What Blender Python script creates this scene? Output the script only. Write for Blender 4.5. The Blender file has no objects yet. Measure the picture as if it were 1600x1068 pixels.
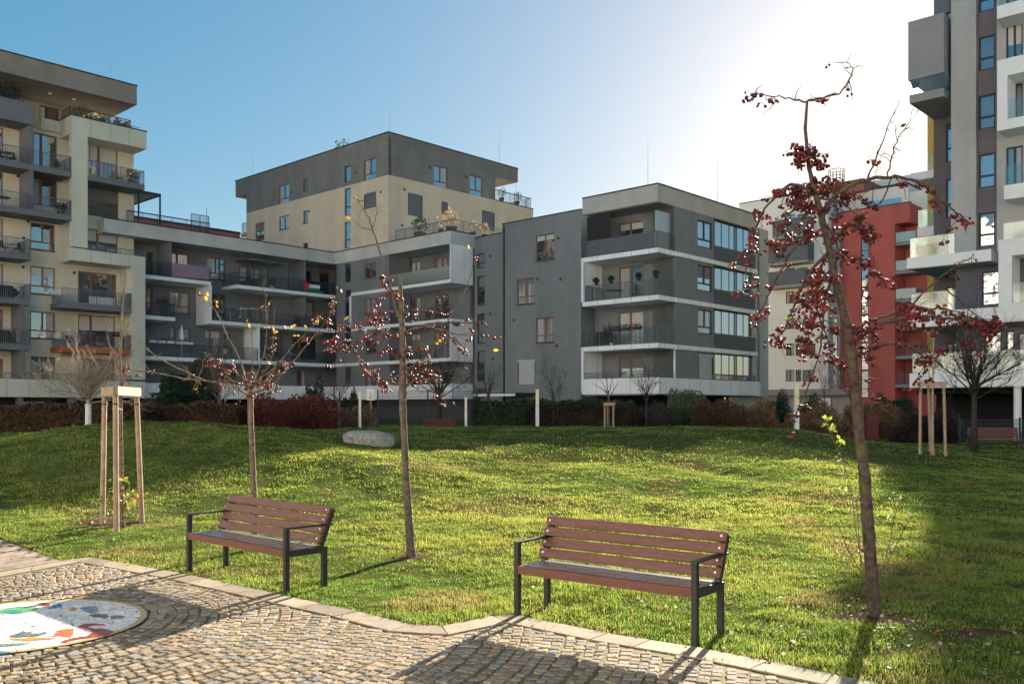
import bpy, math, random
import numpy as np
from mathutils import Vector, Matrix, noise
random.seed(7); rng = np.random.default_rng(7)
R = math.radians
sc = bpy.context.scene
COL = sc.collection
F0, CX, HY, EYE = 1430.0, 800.0, 638.0, 1.85      # focal length and horizon of the photo, eye height
A0, A1 = 0.6814, 0.7319                          # direction of the building grid
GRID = math.atan2(A1, A0)

# ------------------------------------------------------------------ materials
MATS = {}
def newmat(name):
    m = bpy.data.materials.new(name); m.use_nodes = True
    nt = m.node_tree; b = nt.nodes['Principled BSDF']
    return m, nt, b
def nd(nt, t, **kw):
    n = nt.nodes.new(t)
    for k, v in kw.items():
        if k.startswith('i_'):
            n.inputs[k[2:].replace('_', ' ')].default_value = v
        else: setattr(n, k, v)
    return n
def mat(name, col, rough=.8, var=.12, scale=2.0, bump=.0, bscale=60., metal=0., spec=.3, coord='Object', dirt=0.):
    if name in MATS: return MATS[name]
    m, nt, b = newmat(name)
    tc = nd(nt, 'ShaderNodeTexCoord')
    n = nd(nt, 'ShaderNodeTexNoise'); n.inputs['Scale'].default_value = scale; n.inputs['Detail'].default_value = 6
    if name.startswith('render_'): n.inputs['Roughness'].default_value = .74; n.inputs['Detail'].default_value = 12; var = var*2.1
    nt.links.new(tc.outputs[coord], n.inputs['Vector'])
    r = nd(nt, 'ShaderNodeMapRange'); r.inputs[1].default_value = .25; r.inputs[2].default_value = .75
    r.inputs[3].default_value = 1 - var; r.inputs[4].default_value = 1 + var
    nt.links.new(n.outputs['Fac'], r.inputs[0])
    mx = nd(nt, 'ShaderNodeVectorMath', operation='SCALE'); mx.inputs[0].default_value = col
    nt.links.new(r.outputs[0], mx.inputs['Scale'])
    out = mx.outputs[0]
    if dirt:
        mp = nd(nt, 'ShaderNodeMapping'); mp.inputs['Scale'].default_value = (.55, .55, .10)
        nt.links.new(tc.outputs[coord], mp.inputs[0])
        n2 = nd(nt, 'ShaderNodeTexNoise'); n2.inputs['Scale'].default_value = 1.0; n2.inputs['Detail'].default_value = 4; n2.inputs['Roughness'].default_value = .45
        nt.links.new(mp.outputs[0], n2.inputs['Vector'])
        r2 = nd(nt, 'ShaderNodeMapRange'); r2.inputs[1].default_value = .3; r2.inputs[2].default_value = .75
        r2.inputs[3].default_value = 1 + dirt*.5; r2.inputs[4].default_value = 1 - dirt
        nt.links.new(n2.outputs['Fac'], r2.inputs[0])
        m2 = nd(nt, 'ShaderNodeVectorMath', operation='SCALE')
        nt.links.new(out, m2.inputs[0]); nt.links.new(r2.outputs[0], m2.inputs['Scale']); out = m2.outputs[0]
    nt.links.new(out, b.inputs['Base Color'])
    b.inputs['Roughness'].default_value = rough; b.inputs['Metallic'].default_value = metal
    b.inputs['Specular IOR Level'].default_value = spec
    if bump:
        n3 = nd(nt, 'ShaderNodeTexNoise'); n3.inputs['Scale'].default_value = bscale; n3.inputs['Detail'].default_value = 4
        nt.links.new(tc.outputs[coord], n3.inputs['Vector'])
        bp = nd(nt, 'ShaderNodeBump'); bp.inputs['Strength'].default_value = bump; bp.inputs['Distance'].default_value = .02
        nt.links.new(n3.outputs['Fac'], bp.inputs['Height']); nt.links.new(bp.outputs[0], b.inputs['Normal'])
    MATS[name] = m; return m
def attr_mat(name, rough=.8, trans=0., spec=.2, mulnoise=0., nscale=.5, bump=0., bscale=80):
    m, nt, b = newmat(name)
    at = nd(nt, 'ShaderNodeAttribute'); at.attribute_name = 'Col'
    out = at.outputs['Color']
    if mulnoise:
        tc = nd(nt, 'ShaderNodeTexCoord'); n = nd(nt, 'ShaderNodeTexNoise'); n.inputs['Scale'].default_value = nscale
        n.inputs['Detail'].default_value = 5
        nt.links.new(tc.outputs['Object'], n.inputs['Vector'])
        r = nd(nt, 'ShaderNodeMapRange'); r.inputs[1].default_value = .3; r.inputs[2].default_value = .7
        r.inputs[3].default_value = 1-mulnoise; r.inputs[4].default_value = 1+mulnoise
        nt.links.new(n.outputs['Fac'], r.inputs[0])
        mx = nd(nt, 'ShaderNodeVectorMath', operation='SCALE')
        nt.links.new(out, mx.inputs[0]); nt.links.new(r.outputs[0], mx.inputs['Scale']); out = mx.outputs[0]
    nt.links.new(out, b.inputs['Base Color']); b.inputs['Roughness'].default_value = rough
    b.inputs['Specular IOR Level'].default_value = spec
    if bump:
        tc = nd(nt, 'ShaderNodeTexCoord'); n3 = nd(nt, 'ShaderNodeTexNoise'); n3.inputs['Scale'].default_value = bscale
        nt.links.new(tc.outputs['Object'], n3.inputs['Vector'])
        bp = nd(nt, 'ShaderNodeBump'); bp.inputs['Strength'].default_value = bump; bp.inputs['Distance'].default_value = .01
        nt.links.new(n3.outputs['Fac'], bp.inputs['Height']); nt.links.new(bp.outputs[0], b.inputs['Normal'])
    if trans:
        t = nd(nt, 'ShaderNodeBsdfTranslucent'); ms = nd(nt, 'ShaderNodeMixShader'); ms.inputs[0].default_value = trans
        nt.links.new(out, t.inputs['Color'])
        nt.links.new(b.outputs[0], ms.inputs[1]); nt.links.new(t.outputs[0], ms.inputs[2])
        nt.links.new(ms.outputs[0], nt.nodes['Material Output'].inputs['Surface'])
    MATS[name] = m; return m
def pane_mat(name, refl, dark, curtain=None, rough=.02):
    m, nt, b = newmat(name)
    g = nd(nt, 'ShaderNodeBsdfGlossy'); g.inputs['Color'].default_value = (.90, .92, .93, 1); g.inputs['Roughness'].default_value = rough
    ms = nd(nt, 'ShaderNodeMixShader')
    lw = nd(nt, 'ShaderNodeLayerWeight'); lw.inputs['Blend'].default_value = .35
    mr = nd(nt, 'ShaderNodeMapRange'); mr.inputs[3].default_value = refl; mr.inputs[4].default_value = 1
    nt.links.new(lw.outputs['Fresnel'], mr.inputs[0]); nt.links.new(mr.outputs[0], ms.inputs[0])
    nt.links.new(b.outputs[0], ms.inputs[1]); nt.links.new(g.outputs[0], ms.inputs[2])
    nt.links.new(ms.outputs[0], nt.nodes['Material Output'].inputs['Surface'])
    tc = nd(nt, 'ShaderNodeTexCoord')
    if curtain:      # pleated curtain hanging behind the pane
        mp = nd(nt, 'ShaderNodeMapping'); mp.inputs['Scale'].default_value = (1, 1, .02)
        nt.links.new(tc.outputs['Object'], mp.inputs[0])
        n = nd(nt, 'ShaderNodeTexNoise'); n.inputs['Scale'].default_value = 9; n.inputs['Detail'].default_value = 3
        nt.links.new(mp.outputs[0], n.inputs['Vector'])
        cr = nd(nt, 'ShaderNodeValToRGB'); cr.color_ramp.elements[0].position = .4; cr.color_ramp.elements[1].position = .6
        cr.color_ramp.elements[0].color = (*dark, 1); cr.color_ramp.elements[1].color = (*curtain, 1)
        nt.links.new(n.outputs['Fac'], cr.inputs[0]); nt.links.new(cr.outputs[0], b.inputs['Base Color'])
    else:
        b.inputs['Base Color'].default_value = (*dark, 1)
    n = nd(nt, 'ShaderNodeTexNoise'); n.inputs['Scale'].default_value = .8
    nt.links.new(tc.outputs['Object'], n.inputs['Vector'])
    bp = nd(nt, 'ShaderNodeBump'); bp.inputs['Strength'].default_value = .06; bp.inputs['Distance'].default_value = .3
    nt.links.new(n.outputs['Fac'], bp.inputs['Height']); nt.links.new(bp.outputs[0], g.inputs['Normal'])
    MATS[name] = m; return m
def panel_mat(name, col, w=1.35, h=3.2, var=.05, off=(0, 0, 0)):     # flat cladding sheets with thin open joints
    m = mat(name, col, .6, var, .8, 0, spec=.35, dirt=.13)
    nt = m.node_tree; b = nt.nodes['Principled BSDF']
    src = b.inputs['Base Color'].links[0].from_socket
    tc = nd(nt, 'ShaderNodeTexCoord'); sp = nd(nt, 'ShaderNodeSeparateXYZ'); nt.links.new(tc.outputs['Object'], sp.inputs[0])
    ad = nd(nt, 'ShaderNodeMath', operation='ADD'); nt.links.new(sp.outputs[0], ad.inputs[0]); nt.links.new(sp.outputs[1], ad.inputs[1])
    dv = nd(nt, 'ShaderNodeMath', operation='DIVIDE'); dv.inputs[1].default_value = w; nt.links.new(ad.outputs[0], dv.inputs[0])
    fr = nd(nt, 'ShaderNodeMath', operation='FRACT'); nt.links.new(dv.outputs[0], fr.inputs[0])
    lt = nd(nt, 'ShaderNodeMath', operation='LESS_THAN'); lt.inputs[1].default_value = .022; nt.links.new(fr.outputs[0], lt.inputs[0])
    mx = nd(nt, 'ShaderNodeMix', data_type='RGBA'); nt.links.new(lt.outputs[0], mx.inputs[0])
    nt.links.new(src, mx.inputs[6]); mx.inputs[7].default_value = (col[0]*.35, col[1]*.35, col[2]*.35, 1)
    nt.links.new(mx.outputs[2], b.inputs['Base Color'])
    return m
def glass_mat(name, col=(.75, .9, .88), fac=.75, rough=.05):      # see-through balcony glass
    m, nt, b = newmat(name); nt.nodes.remove(b)
    t = nd(nt, 'ShaderNodeBsdfTransparent'); t.inputs[0].default_value = (*col, 1)
    g = nd(nt, 'ShaderNodeBsdfGlossy'); g.inputs['Roughness'].default_value = rough; g.inputs['Color'].default_value = (.9, .95, .95, 1)
    d = nd(nt, 'ShaderNodeBsdfTranslucent'); d.inputs[0].default_value = (.75, .85, .85, 1)
    a = nd(nt, 'ShaderNodeMixShader'); a.inputs[0].default_value = .45
    nt.links.new(g.outputs[0], a.inputs[1]); nt.links.new(d.outputs[0], a.inputs[2])
    s = nd(nt, 'ShaderNodeMixShader'); s.inputs[0].default_value = fac
    nt.links.new(a.outputs[0], s.inputs[1]); nt.links.new(t.outputs[0], s.inputs[2])
    nt.links.new(s.outputs[0], nt.nodes['Material Output'].inputs['Surface'])
    MATS[name] = m; return m

M = dict(
 lbeige=mat('render_cream', (.66, .60, .485), .9, .05, 1.2, .25, 90, dirt=.15),
 lpanel=panel_mat('panel_cream', (.60, .585, .49)),
 lroof=mat('render_umber', (.25, .225, .20), .9, .08, 1., .3, 90, dirt=.16),
 ldark=mat('panel_slate', (.15, .16, .18), .6, .08, 1.),
 awall=mat('render_slate', (.18, .193, .208), .9, .08, 1.2, .3, 90, dirt=.16),
 aband=mat('render_stone', (.50, .50, .48), .85, .06, 1.0, .2, 90, dirt=.16),
 white=panel_mat('panel_white', (.82, .83, .85)),
 trim=mat('trim_white', (.76, .77, .79), .6, .05, 1.),
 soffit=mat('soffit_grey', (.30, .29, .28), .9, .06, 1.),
 tbeige=mat('render_sand', (.60, .50, .375), .9, .06, .7, .3, 70, dirt=.13),
 tdark=mat('render_taupe', (.20, .19, .18), .9, .10, .7, .3, 70, dirt=.16),
 cwall=mat('render_graphite', (.205, .220, .235), .9, .06, .9, .3, 90, dirt=.15),
 cband=mat('render_greige', (.44, .435, .42), .85, .05, 1.0, .2, 90, dirt=.16),
 ewhite=mat('render_offwhite', (.76, .73, .71), .9, .03, 1.0, .15, 90),  # albedo lifted to carry the glare haze over the far white block
 emauve=mat('render_mauve', (.26, .24, .26), .9, .05, 1.),
 fred=mat('render_red', (.45, .118, .105), .95, .07, .5, .2, 90, spec=.1, dirt=.16),  # red paled, the veil of glare haze is mixed into the colour
 fpink=mat('cladding_rust', (.36, .13, .12), .8, .08, .8),
 glight=mat('render_ash', (.40, .395, .39), .9, .05, 1., .35, 70, dirt=.1),
 gdark=mat('render_plum', (.15, .125, .135), .9, .08, 1., .3, 70),
 gdark2=mat('render_ink', (.12, .12, .15), .9, .08, 1., .3, 70),
 gbox=mat('render_glare_grey', (.27, .265, .27), .9, .08, 1.),  # grey lightened for the sun glare round the high balcony boxes
 gyellow=mat('render_ochre', (.50, .36, .10), .9, .05, 1.),
 wood=mat('frame_oak', (.23, .105, .06), .55, .15, 12.),
 dframe=mat('frame_anthracite', (.035, .037, .042), .5, .1, 4.),
 rail=mat('rail_slate', (.15, .17, .19), .5, .1, 3., metal=.3),
 raild=mat('rail_blueblack', (.055, .075, .095), .5, .1, 3., metal=.3),
 coping=mat('coping_metal', (.05, .05, .055), .45, .1, 3., metal=.5),
 slabdark=mat('slab_slate', (.16, .165, .18), .7, .08, 1.),
 orange=mat('slab_terracotta', (.42, .13, .06), .8, .08, 1.),
 shutter=mat('shutter_grey', (.15, .155, .165), .5, .08, 3.),
 shutterl=mat('shutter_pale', (.50, .50, .50), .5, .05, 3.),
 black=mat('void_shade_black', (.012, .013, .015), .9, .1, 1.),  # near-black puts the shade of the undercroft voids into the colour
 base=mat('plinth_grey', (.07, .072, .078), .9, .1, 1.),  # dark grey; on undercroft blocks it stands in for the shaded void
 concrete=mat('concrete', (.33, .32, .30), .9, .1, 2., .2, 60),
)
GL = [pane_mat('pane_sky', .48, (.03, .04, .05)), pane_mat('pane_mid', .28, (.03, .035, .04)),
      pane_mat('pane_dark', .10, (.02, .022, .026)), pane_mat('pane_curtain', .15, (.10, .11, .12), (.36, .38, .40))]
M['balglass'] = glass_mat('balcony_glass', (.93, .985, .965), .90)
M['balfrost'] = glass_mat('frosted_glass', (.5, .56, .58), .45, .3)

# ------------------------------------------------------------------ mesh builder
class MB:
    def __init__(s): s.v = []; s.f = []
    def quad(s, a, b, c, d):
        n = len(s.v); s.v += [tuple(a), tuple(b), tuple(c), tuple(d)]; s.f.append((n, n+1, n+2, n+3)); return s
    def box(s, x0, x1, y0, y1, z0, z1):
        if x0 > x1: x0, x1 = x1, x0
        if y0 > y1: y0, y1 = y1, y0
        if z0 > z1: z0, z1 = z1, z0
        n = len(s.v)
        s.v += [(x0,y0,z0),(x1,y0,z0),(x1,y1,z0),(x0,y1,z0),(x0,y0,z1),(x1,y0,z1),(x1,y1,z1),(x0,y1,z1)]
        for f in ((0,3,2,1),(4,5,6,7),(0,1,5,4),(1,2,6,5),(2,3,7,6),(3,0,4,7)): s.f.append(tuple(n+i for i in f))
        return s
    def beam(s, a, b, w, h, up=(0, 0, 1)):
        a, b = Vector(a), Vector(b); d = (b-a).normalized(); up = Vector(up)
        x = d.cross(up)
        if x.length < 1e-4: x = d.cross(Vector((0, 1, 0)))
        x.normalize(); y = x.cross(d); n = len(s.v)
        for p in (a, b):
            for sx, sy in ((-1,-1),(1,-1),(1,1),(-1,1)): s.v.append(tuple(p + x*sx*w/2 + y*sy*h/2))
        for f in ((0,3,2,1),(4,5,6,7),(0,1,5,4),(1,2,6,5),(2,3,7,6),(3,0,4,7)): s.f.append(tuple(n+i for i in f))
        return s
    def tube(s, pts, rad, n=6, cap=True):
        pts = [Vector(p) for p in pts]; base = len(s.v); m = len(pts)
        ref = None
        for i, p in enumerate(pts):
            d = (pts[min(i+1, m-1)] - pts[max(i-1, 0)])
            if d.length < 1e-7: d = Vector((0, 0, 1))
            d.normalize()
            if ref is None: ref = d.orthogonal().normalized()
            x = (ref - d*ref.dot(d))
            if x.length < 1e-4: x = d.orthogonal()
            x.normalize(); ref = x; y = d.cross(x)
            r = rad[i] if hasattr(rad, '__len__') else rad
            for k in range(n):
                a = 2*math.pi*k/n; s.v.append(tuple(p + x*math.cos(a)*r + y*math.sin(a)*r))
        for i in range(m-1):
            for k in range(n):
                a = base+i*n+k; b = base+i*n+(k+1) % n; s.f.append((a, b, b+n, a+n))
        if cap:
            s.f.append(tuple(base+k for k in reversed(range(n)))); s.f.append(tuple(base+(m-1)*n+k for k in range(n)))
        return s
    def lathe(s, prof, c=(0, 0, 0), n=14):
        base = len(s.v); m = len(prof)
        for r, z in prof:
            for k in range(n):
                a = 2*math.pi*k/n; s.v.append((c[0]+r*math.cos(a), c[1]+r*math.sin(a), c[2]+z))
        for i in range(m-1):
            for k in range(n):
                a = base+i*n+k; b = base+i*n+(k+1) % n; s.f.append((a, b, b+n, a+n))
        return s
    def obj(s, name, m, parent=None, off=(0, 0, 0), smooth=False):
        me = bpy.data.meshes.new(name)
        v = [(a-off[0], b-off[1], c-off[2]) for a, b, c in s.v]
        me.from_pydata(v, [], s.f); me.update()
        if m: me.materials.append(m)
        if smooth: me.polygons.foreach_set('use_smooth', [True]*len(me.polygons))
        o = bpy.data.objects.new(name, me); COL.objects.link(o)
        if parent: o.parent = parent
        return o
def npmesh(name, v, nper, m, cols=None, parent=None, smooth=False):   # v: (N*nper,3) separate polygons of nper corners
    me = bpy.data.meshes.new(name); N = len(v)
    me.vertices.add(N); me.vertices.foreach_set('co', np.asarray(v, np.float32).ravel())
    me.loops.add(N); me.loops.foreach_set('vertex_index', np.arange(N, dtype=np.int32))
    P = N//nper; me.polygons.add(P)
    me.polygons.foreach_set('loop_start', (np.arange(P)*nper).astype(np.int32))
    me.polygons.foreach_set('loop_total', np.full(P, nper, np.int32))
    if cols is not None:
        at = me.color_attributes.new('Col', 'FLOAT_COLOR', 'POINT')
        c = np.ones((N, 4), np.float32); c[:, :3] = cols; at.data.foreach_set('color', c.ravel())
    me.update(calc_edges=True); me.validate()
    me.materials.append(m)
    o = bpy.data.objects.new(name, me); COL.objects.link(o)
    if parent: o.parent = parent
    return o
def tag(o, label=None, cat=None, group=None, kind=None):
    if label: o['label'] = label
    if cat: o['category'] = cat
    if group: o['group'] = group
    if kind: o['kind'] = kind
    return o
def empty(name, loc=(0, 0, 0), rz=0):
    o = bpy.data.objects.new(name, None); COL.objects.link(o); o.location = loc; o.rotation_euler = (0, 0, rz)
    o.empty_display_size = .2; return o

# ------------------------------------------------------------------ photo geometry helpers
def kx(px): return (px-CX)/F0
def UofV(px, V): k = kx(px); return V*(A0*k+A1)/(A0-A1*k)
def VofU(px, U): k = kx(px); return U*(A0-A1*k)/(A0*k+A1)
def depth(U, V): return A1*U+A0*V
def xy(U, V): return (A0*U-A1*V, A1*U+A0*V)
def uv(x, y): return (A0*x+A1*y, -A1*x+A0*y)
def gnd(px, py, z=0): Y = (EYE-z)*F0/(py-HY); return ((px-CX)/F0*Y, Y)
def pt(px, py, Y): return Vector(((px-CX)/F0*Y, Y, EYE+(HY-py)*Y/F0))
class Face:
    def __init__(s, kind, c): s.k = kind; s.c = c
    def s(s, px): return UofV(px, s.c) if s.k == 'V' else VofU(px, s.c)
    def P(s, t, d=0.): return (t, s.c-d) if s.k == 'V' else (s.c-d, t)
    def z(s, py, t): U, V = s.P(t); return EYE+(HY-py)*depth(U, V)/F0
    def rect(s, x0, y0, x1, y1):
        a, b = s.s(x0), s.s(x1); m = (a+b)/2
        return (min(a, b), max(a, b), s.z(y1, m), s.z(y0, m))
    def box(s, mb, t0, t1, d0, d1, z0, z1):
        a = s.P(t0, d0); b = s.P(t1, d1); mb.box(a[0], b[0], a[1], b[1], z0, z1)

WR = random.Random(41); M['curtain'] = mat('curtain_cloth', (.42, .42, .42), .9, .1, 3.)
class Bld:
    def __init__(s, name, label, cat, U, V, z, group=None):
        x, y = xy(U, V); s.o = (U, V, z); s.root = empty(name, (x, y, z), GRID); tag(s.root, label, cat, group)
    def add(s, name, mb, m, parent=None, smooth=False): return mb.obj(name, m, parent or s.root, s.o, smooth)
    def wall(s, face, t0, t1, z0, z1, holes, m, reveal=.16, thick=.3, name='wall', body=None):
        if t0 > t1: t0, t1 = t1, t0
        mb = MB(); ts = sorted({t0, t1, *[h[0] for h in holes], *[h[1] for h in holes]}); ts = [t for t in ts if t0 <= t <= t1]
        zs = sorted({z0, z1, *[h[2] for h in holes], *[h[3] for h in holes]}); zs = [z for z in zs if z0 <= z <= z1]
        def q(ta, da, tb, db, za, zb):
            a = face.P(ta, da); b = face.P(tb, db); mb.quad((*a, za), (*b, za), (*b, zb), (*a, zb))
        for i in range(len(ts)-1):
            run = None
            for j in range(len(zs)-1):
                tm, zm = (ts[i]+ts[i+1])/2, (zs[j]+zs[j+1])/2
                inside = any(h[0] < tm < h[1] and h[2] < zm < h[3] for h in holes)
                if not inside:
                    if run is None: run = zs[j]
                if inside and run is not None: q(ts[i], 0, ts[i+1], 0, run, zs[j]); run = None
            if run is not None: q(ts[i], 0, ts[i+1], 0, run, zs[-1])
        for h in holes:
            a, b, c, d = h
            q(a, 0, a, -reveal, c, d); q(b, 0, b, -reveal, c, d)
            for zz in (c, d):
                p = [(*face.P(a, 0), zz), (*face.P(b, 0), zz), (*face.P(b, -reveal), zz), (*face.P(a, -reveal), zz)]; mb.quad(*p)
        face.box(mb, t0, t1, -reveal-.02, -thick if body is None else -body, z0, z1)
        for tt in (t0, t1): q(tt, 0, tt, -reveal-.02, z0, z1)
        for zz in (z0, z1):
            mb.quad((*face.P(t0, 0), zz), (*face.P(t1, 0), zz), (*face.P(t1, -reveal-.02), zz), (*face.P(t0, -reveal-.02), zz))
        return s.add(name, mb, m)
    def window(s, face, r, style='double', fm=None, glass=None, sill=False, fw=.075):
        fm = fm or M['wood']; t0, t1, z0, z1 = r; w = t1-t0; h = z1-z0
        if style in ('shutter', 'shutterl'):
            mb = MB(); face.box(mb, t0, t1, -.06, .01, z1-.14, z1); n = max(3, int((h-.14)/.09)); hh = (h-.14)/n
            for i in range(n): face.box(mb, t0+.04, t1-.04, -.09-.012*(i % 2), -.05-.012*(i % 2), z0+i*hh, z0+(i+.86)*hh)
            face.box(mb, t0, t1, -.15, -.115, z0, z1-.14)
            o = s.add('window_shutter', mb, M['shutter'] if style == 'shutter' else M['shutterl'])
            m2 = MB(); face.box(m2, t0, t0+.04, -.12, .012, z0, z1-.141); m3 = MB(); face.box(m3, t1-.04, t1, -.12, .012, z0, z1-.141)
            s.add('guide_rail', m2, M['dframe'], o); s.add('guide_rail', m3, M['dframe'], o); return o
        mb = MB(); d0, d1 = -.15, -.07
        face.box(mb, t0, t0+fw, d0, d1, z0, z1); face.box(mb, t1-fw, t1, d0, d1, z0, z1)
        face.box(mb, t0+fw, t1-fw, d0, d1, z0, z0+fw); face.box(mb, t0+fw, t1-fw, d0, d1, z1-fw, z1)
        def vbar(f, za, zb, ww=.09): c = t0+w*f; face.box(mb, c-ww/2, c+ww/2, d0, d1+.01, za, zb)
        def hbar(f, hh=.09): c = z0+h*f; face.box(mb, t0+fw, t1-fw, d0, d1+.015, c-hh/2, c+hh/2)
        if style == 'two_low': hbar(.30); vbar(.5, z0+.30*h+.045, z1-fw, .10)
        elif style == 'double': vbar(.5, z0+fw, z1-fw, .10)
        elif style == 'slit': hbar(.33, .07)
        elif style == 'door': vbar(.34, z0+fw, z1-fw, .15)
        elif style == 'door_r': vbar(.66, z0+fw, z1-fw, .15)
        elif style == 'triple':
            vbar(.33, z0+fw, z1-fw); vbar(.66, z0+fw, z1-fw)
        elif style == 'single_low': hbar(.36)
        o = s.add('window', mb, fm)
        m2 = MB(); face.box(m2, t0+.02, t1-.02, -.14, -.11, z0+.02, z1-.02)
        g = glass if glass is not None else random.choice([0, 1, 1, 2, 3])
        if style in ('two_low', 'double', 'triple', 'door', 'door_r') and WR.random() < .42:
            f_ = WR.choice([.18, .3, .45]); mbl = MB(); face.box(mbl, t0+fw, t1-fw, -.109, -.10, z1-fw-f_*h, z1-fw); s.add('roller_blind', mbl, M['shutterl'] if WR.random() < .6 else M['shutter'], o)
        elif style in ('two_low', 'double', 'door', 'door_r') and WR.random() < .5:
            mbl = MB(); n_ = 5; w_ = w*.30/n_; q0 = t0+fw if WR.random() < .5 else t1-fw-w*.3
            for i_ in range(n_): face.box(mbl, q0+i_*w_, q0+(i_+.8)*w_, -.1095, -.104+.004*(i_ % 2), z0+fw, z1-fw)
            s.add('curtain', mbl, M['curtain'], o)
        s.add('pane', m2, GL[g], o)
        if sill:
            m3 = MB(); face.box(m3, t0-.04, t1+.04, .0+.003, .06, z0-.05, z0-.005); s.add('sill', m3, M['coping'], o)
        return o
    def rail(s, parent, pts, z0, h=1.0, m=None, kind='bars', name='railing', step=.115):
        m = m or M['rail']; mb = MB()
        for (a, b) in zip(pts[:-1], pts[1:]):
            a, b = Vector((*a, 0)), Vector((*b, 0)); L = (b-a).length
            if kind == 'bars':
                n = max(2, int(L/step)); d = (b-a)/n
                for i in range(n+1):
                    p = a+d*i; w = .02 if i % 10 == 0 else .009
                    mb.box(p.x-w, p.x+w, p.y-w, p.y+w, z0, z0+h-.03)
                mb.beam((a.x, a.y, z0+h), (b.x, b.y, z0+h), .05, .04); mb.beam((a.x, a.y, z0+.06), (b.x, b.y, z0+.06), .03, .03)
            elif kind == 'panel':
                mb.beam((a.x, a.y, z0+h/2+.03), (b.x, b.y, z0+h/2+.03), .03, h-.06); mb.beam((a.x, a.y, z0+h), (b.x, b.y, z0+h), .05, .04)
            elif kind == 'glass':
                mb.beam((a.x, a.y, z0+h/2), (b.x, b.y, z0+h/2), .018, h)
        return s.add(name, mb, m, parent)
    def balcony(s, face, t0, t1, zf, dep, th=.3, m=None, rail='bars', rm=None, rh=1.0, inset=.06, left=True, right=True, name='balcony', d0=0.):
        if t0 > t1: t0, t1 = t1, t0
        mb = MB(); face.box(mb, t0, t1, d0, dep, zf-th, zf); o = s.add(name, mb, m or M['slabdark'])
        if rail:
            a, b = t0+inset, t1-inset; pts = []
            if left if face.k == 'V' else right: pts.append(face.P(a, .05))
            pts += [face.P(a, dep-inset), face.P(b, dep-inset)]
            if right if face.k == 'V' else left: pts.append(face.P(b, .05))
            s.rail(o, pts, zf+.003, rh, rm, rail if rail in ('bars', 'panel', 'glass') else 'bars')
        return o
    def part(s, name, face, t0, t1, d0, d1, z0, z1, m, parent=None):
        mb = MB(); face.box(mb, t0, t1, d0, d1, z0, z1); return s.add(name, mb, m, parent)
    def rod(s, U, V, z, h, r=.02, name='lightning_rod'):
        s.add(name, MB().tube([(U, V, z), (U, V, z+h*.5), (U, V, z+h)], [r*.7, r*.5, r*.3], 5), M['base'])
    def cope(s, rects, z):      # thin dark metal edge on a parapet
        for (a, b, c, d) in rects: s.add('roof_edge', MB().box(a-.04, b+.04, c-.04, d+.04, z+.002, z+.08), M['coping'])

# ------------------------------------------------------------------ terrain
def sstep(a, b, t): t = np.clip((t-a)/(b-a), 0, 1); return t*t*(3-2*t)
_LAT = np.random.default_rng(99).random((256, 256))*2-1
def vn(x, y, f, s=0):      # smooth value noise in -1..1
    x = np.asarray(x)*f+s*17.3; y = np.asarray(y)*f+s*31.7; i = np.floor(x).astype(int); j = np.floor(y).astype(int); u = x-i; v = y-j; u = u*u*(3-2*u); v = v*v*(3-2*v)
    g_ = lambda p, q: _LAT[p % 256, q % 256]
    return (g_(i, j)*(1-u)+g_(i+1, j)*u)*(1-v)+(g_(i, j+1)*(1-u)+g_(i+1, j+1)*u)*v
def hgt(x, y):
    x = np.asarray(x, float); y = np.asarray(y, float)
    base = 1.0*sstep(10.5, 38, y)*(1-.68*sstep(8.5, 15.5, x))
    h = base + 1.02*np.exp(-((x+9.2)/6.2)**2-((y-23.5)/4.8)**2) + .34*np.exp(-((x-7.5)/6.5)**2-((y-30)/5)**2)
    h = h + .24*np.exp(-((x+3.8)/2.6)**2-((y-20.)/2.4)**2)
    w = sstep(11, 17, y)*(1-sstep(40, 46, y))
    h = h + w*(.045*np.sin(x*1.15+y*.55)*np.sin(y*.95-x*.25+1.3)+.025*np.sin(x*2.3+1.1)*np.sin(y*1.9+x*.8))
    e = sstep(.3, 1.6, y-np.interp(x, EX, EY)) if 'EX' in globals() else 0
    mr = .024*vn(x+.4*y, y, 1.1, 1)+.018*vn(x, y-.5*x, 2.1, 2)+.011*vn(x, y, 3.7, 3)
    return np.where(y < 10.5, 0, h)+mr*e*(1-sstep(44, 47, y))
def H(x, y): return float(hgt(x, y))

EDGE_PX = [(-330, 742), (-120, 800), (0, 842), (97, 876), (142, 871), (289, 897), (445, 931), (560, 956), (640, 976), (690, 979), (770, 963), (805, 961),
           (950, 990), (1087, 1012), (1200, 1034), (1340, 1062), (1500, 1100), (1700, 1150)]
EDGE = [gnd(*p) for p in EDGE_PX]
EX = np.array([p[0] for p in EDGE]); EY = np.array([p[1] for p in EDGE])
def edge_y(x):      # far edge of the paving at x (edge runs left to right)
    return np.interp(x, EX, EY)
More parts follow.
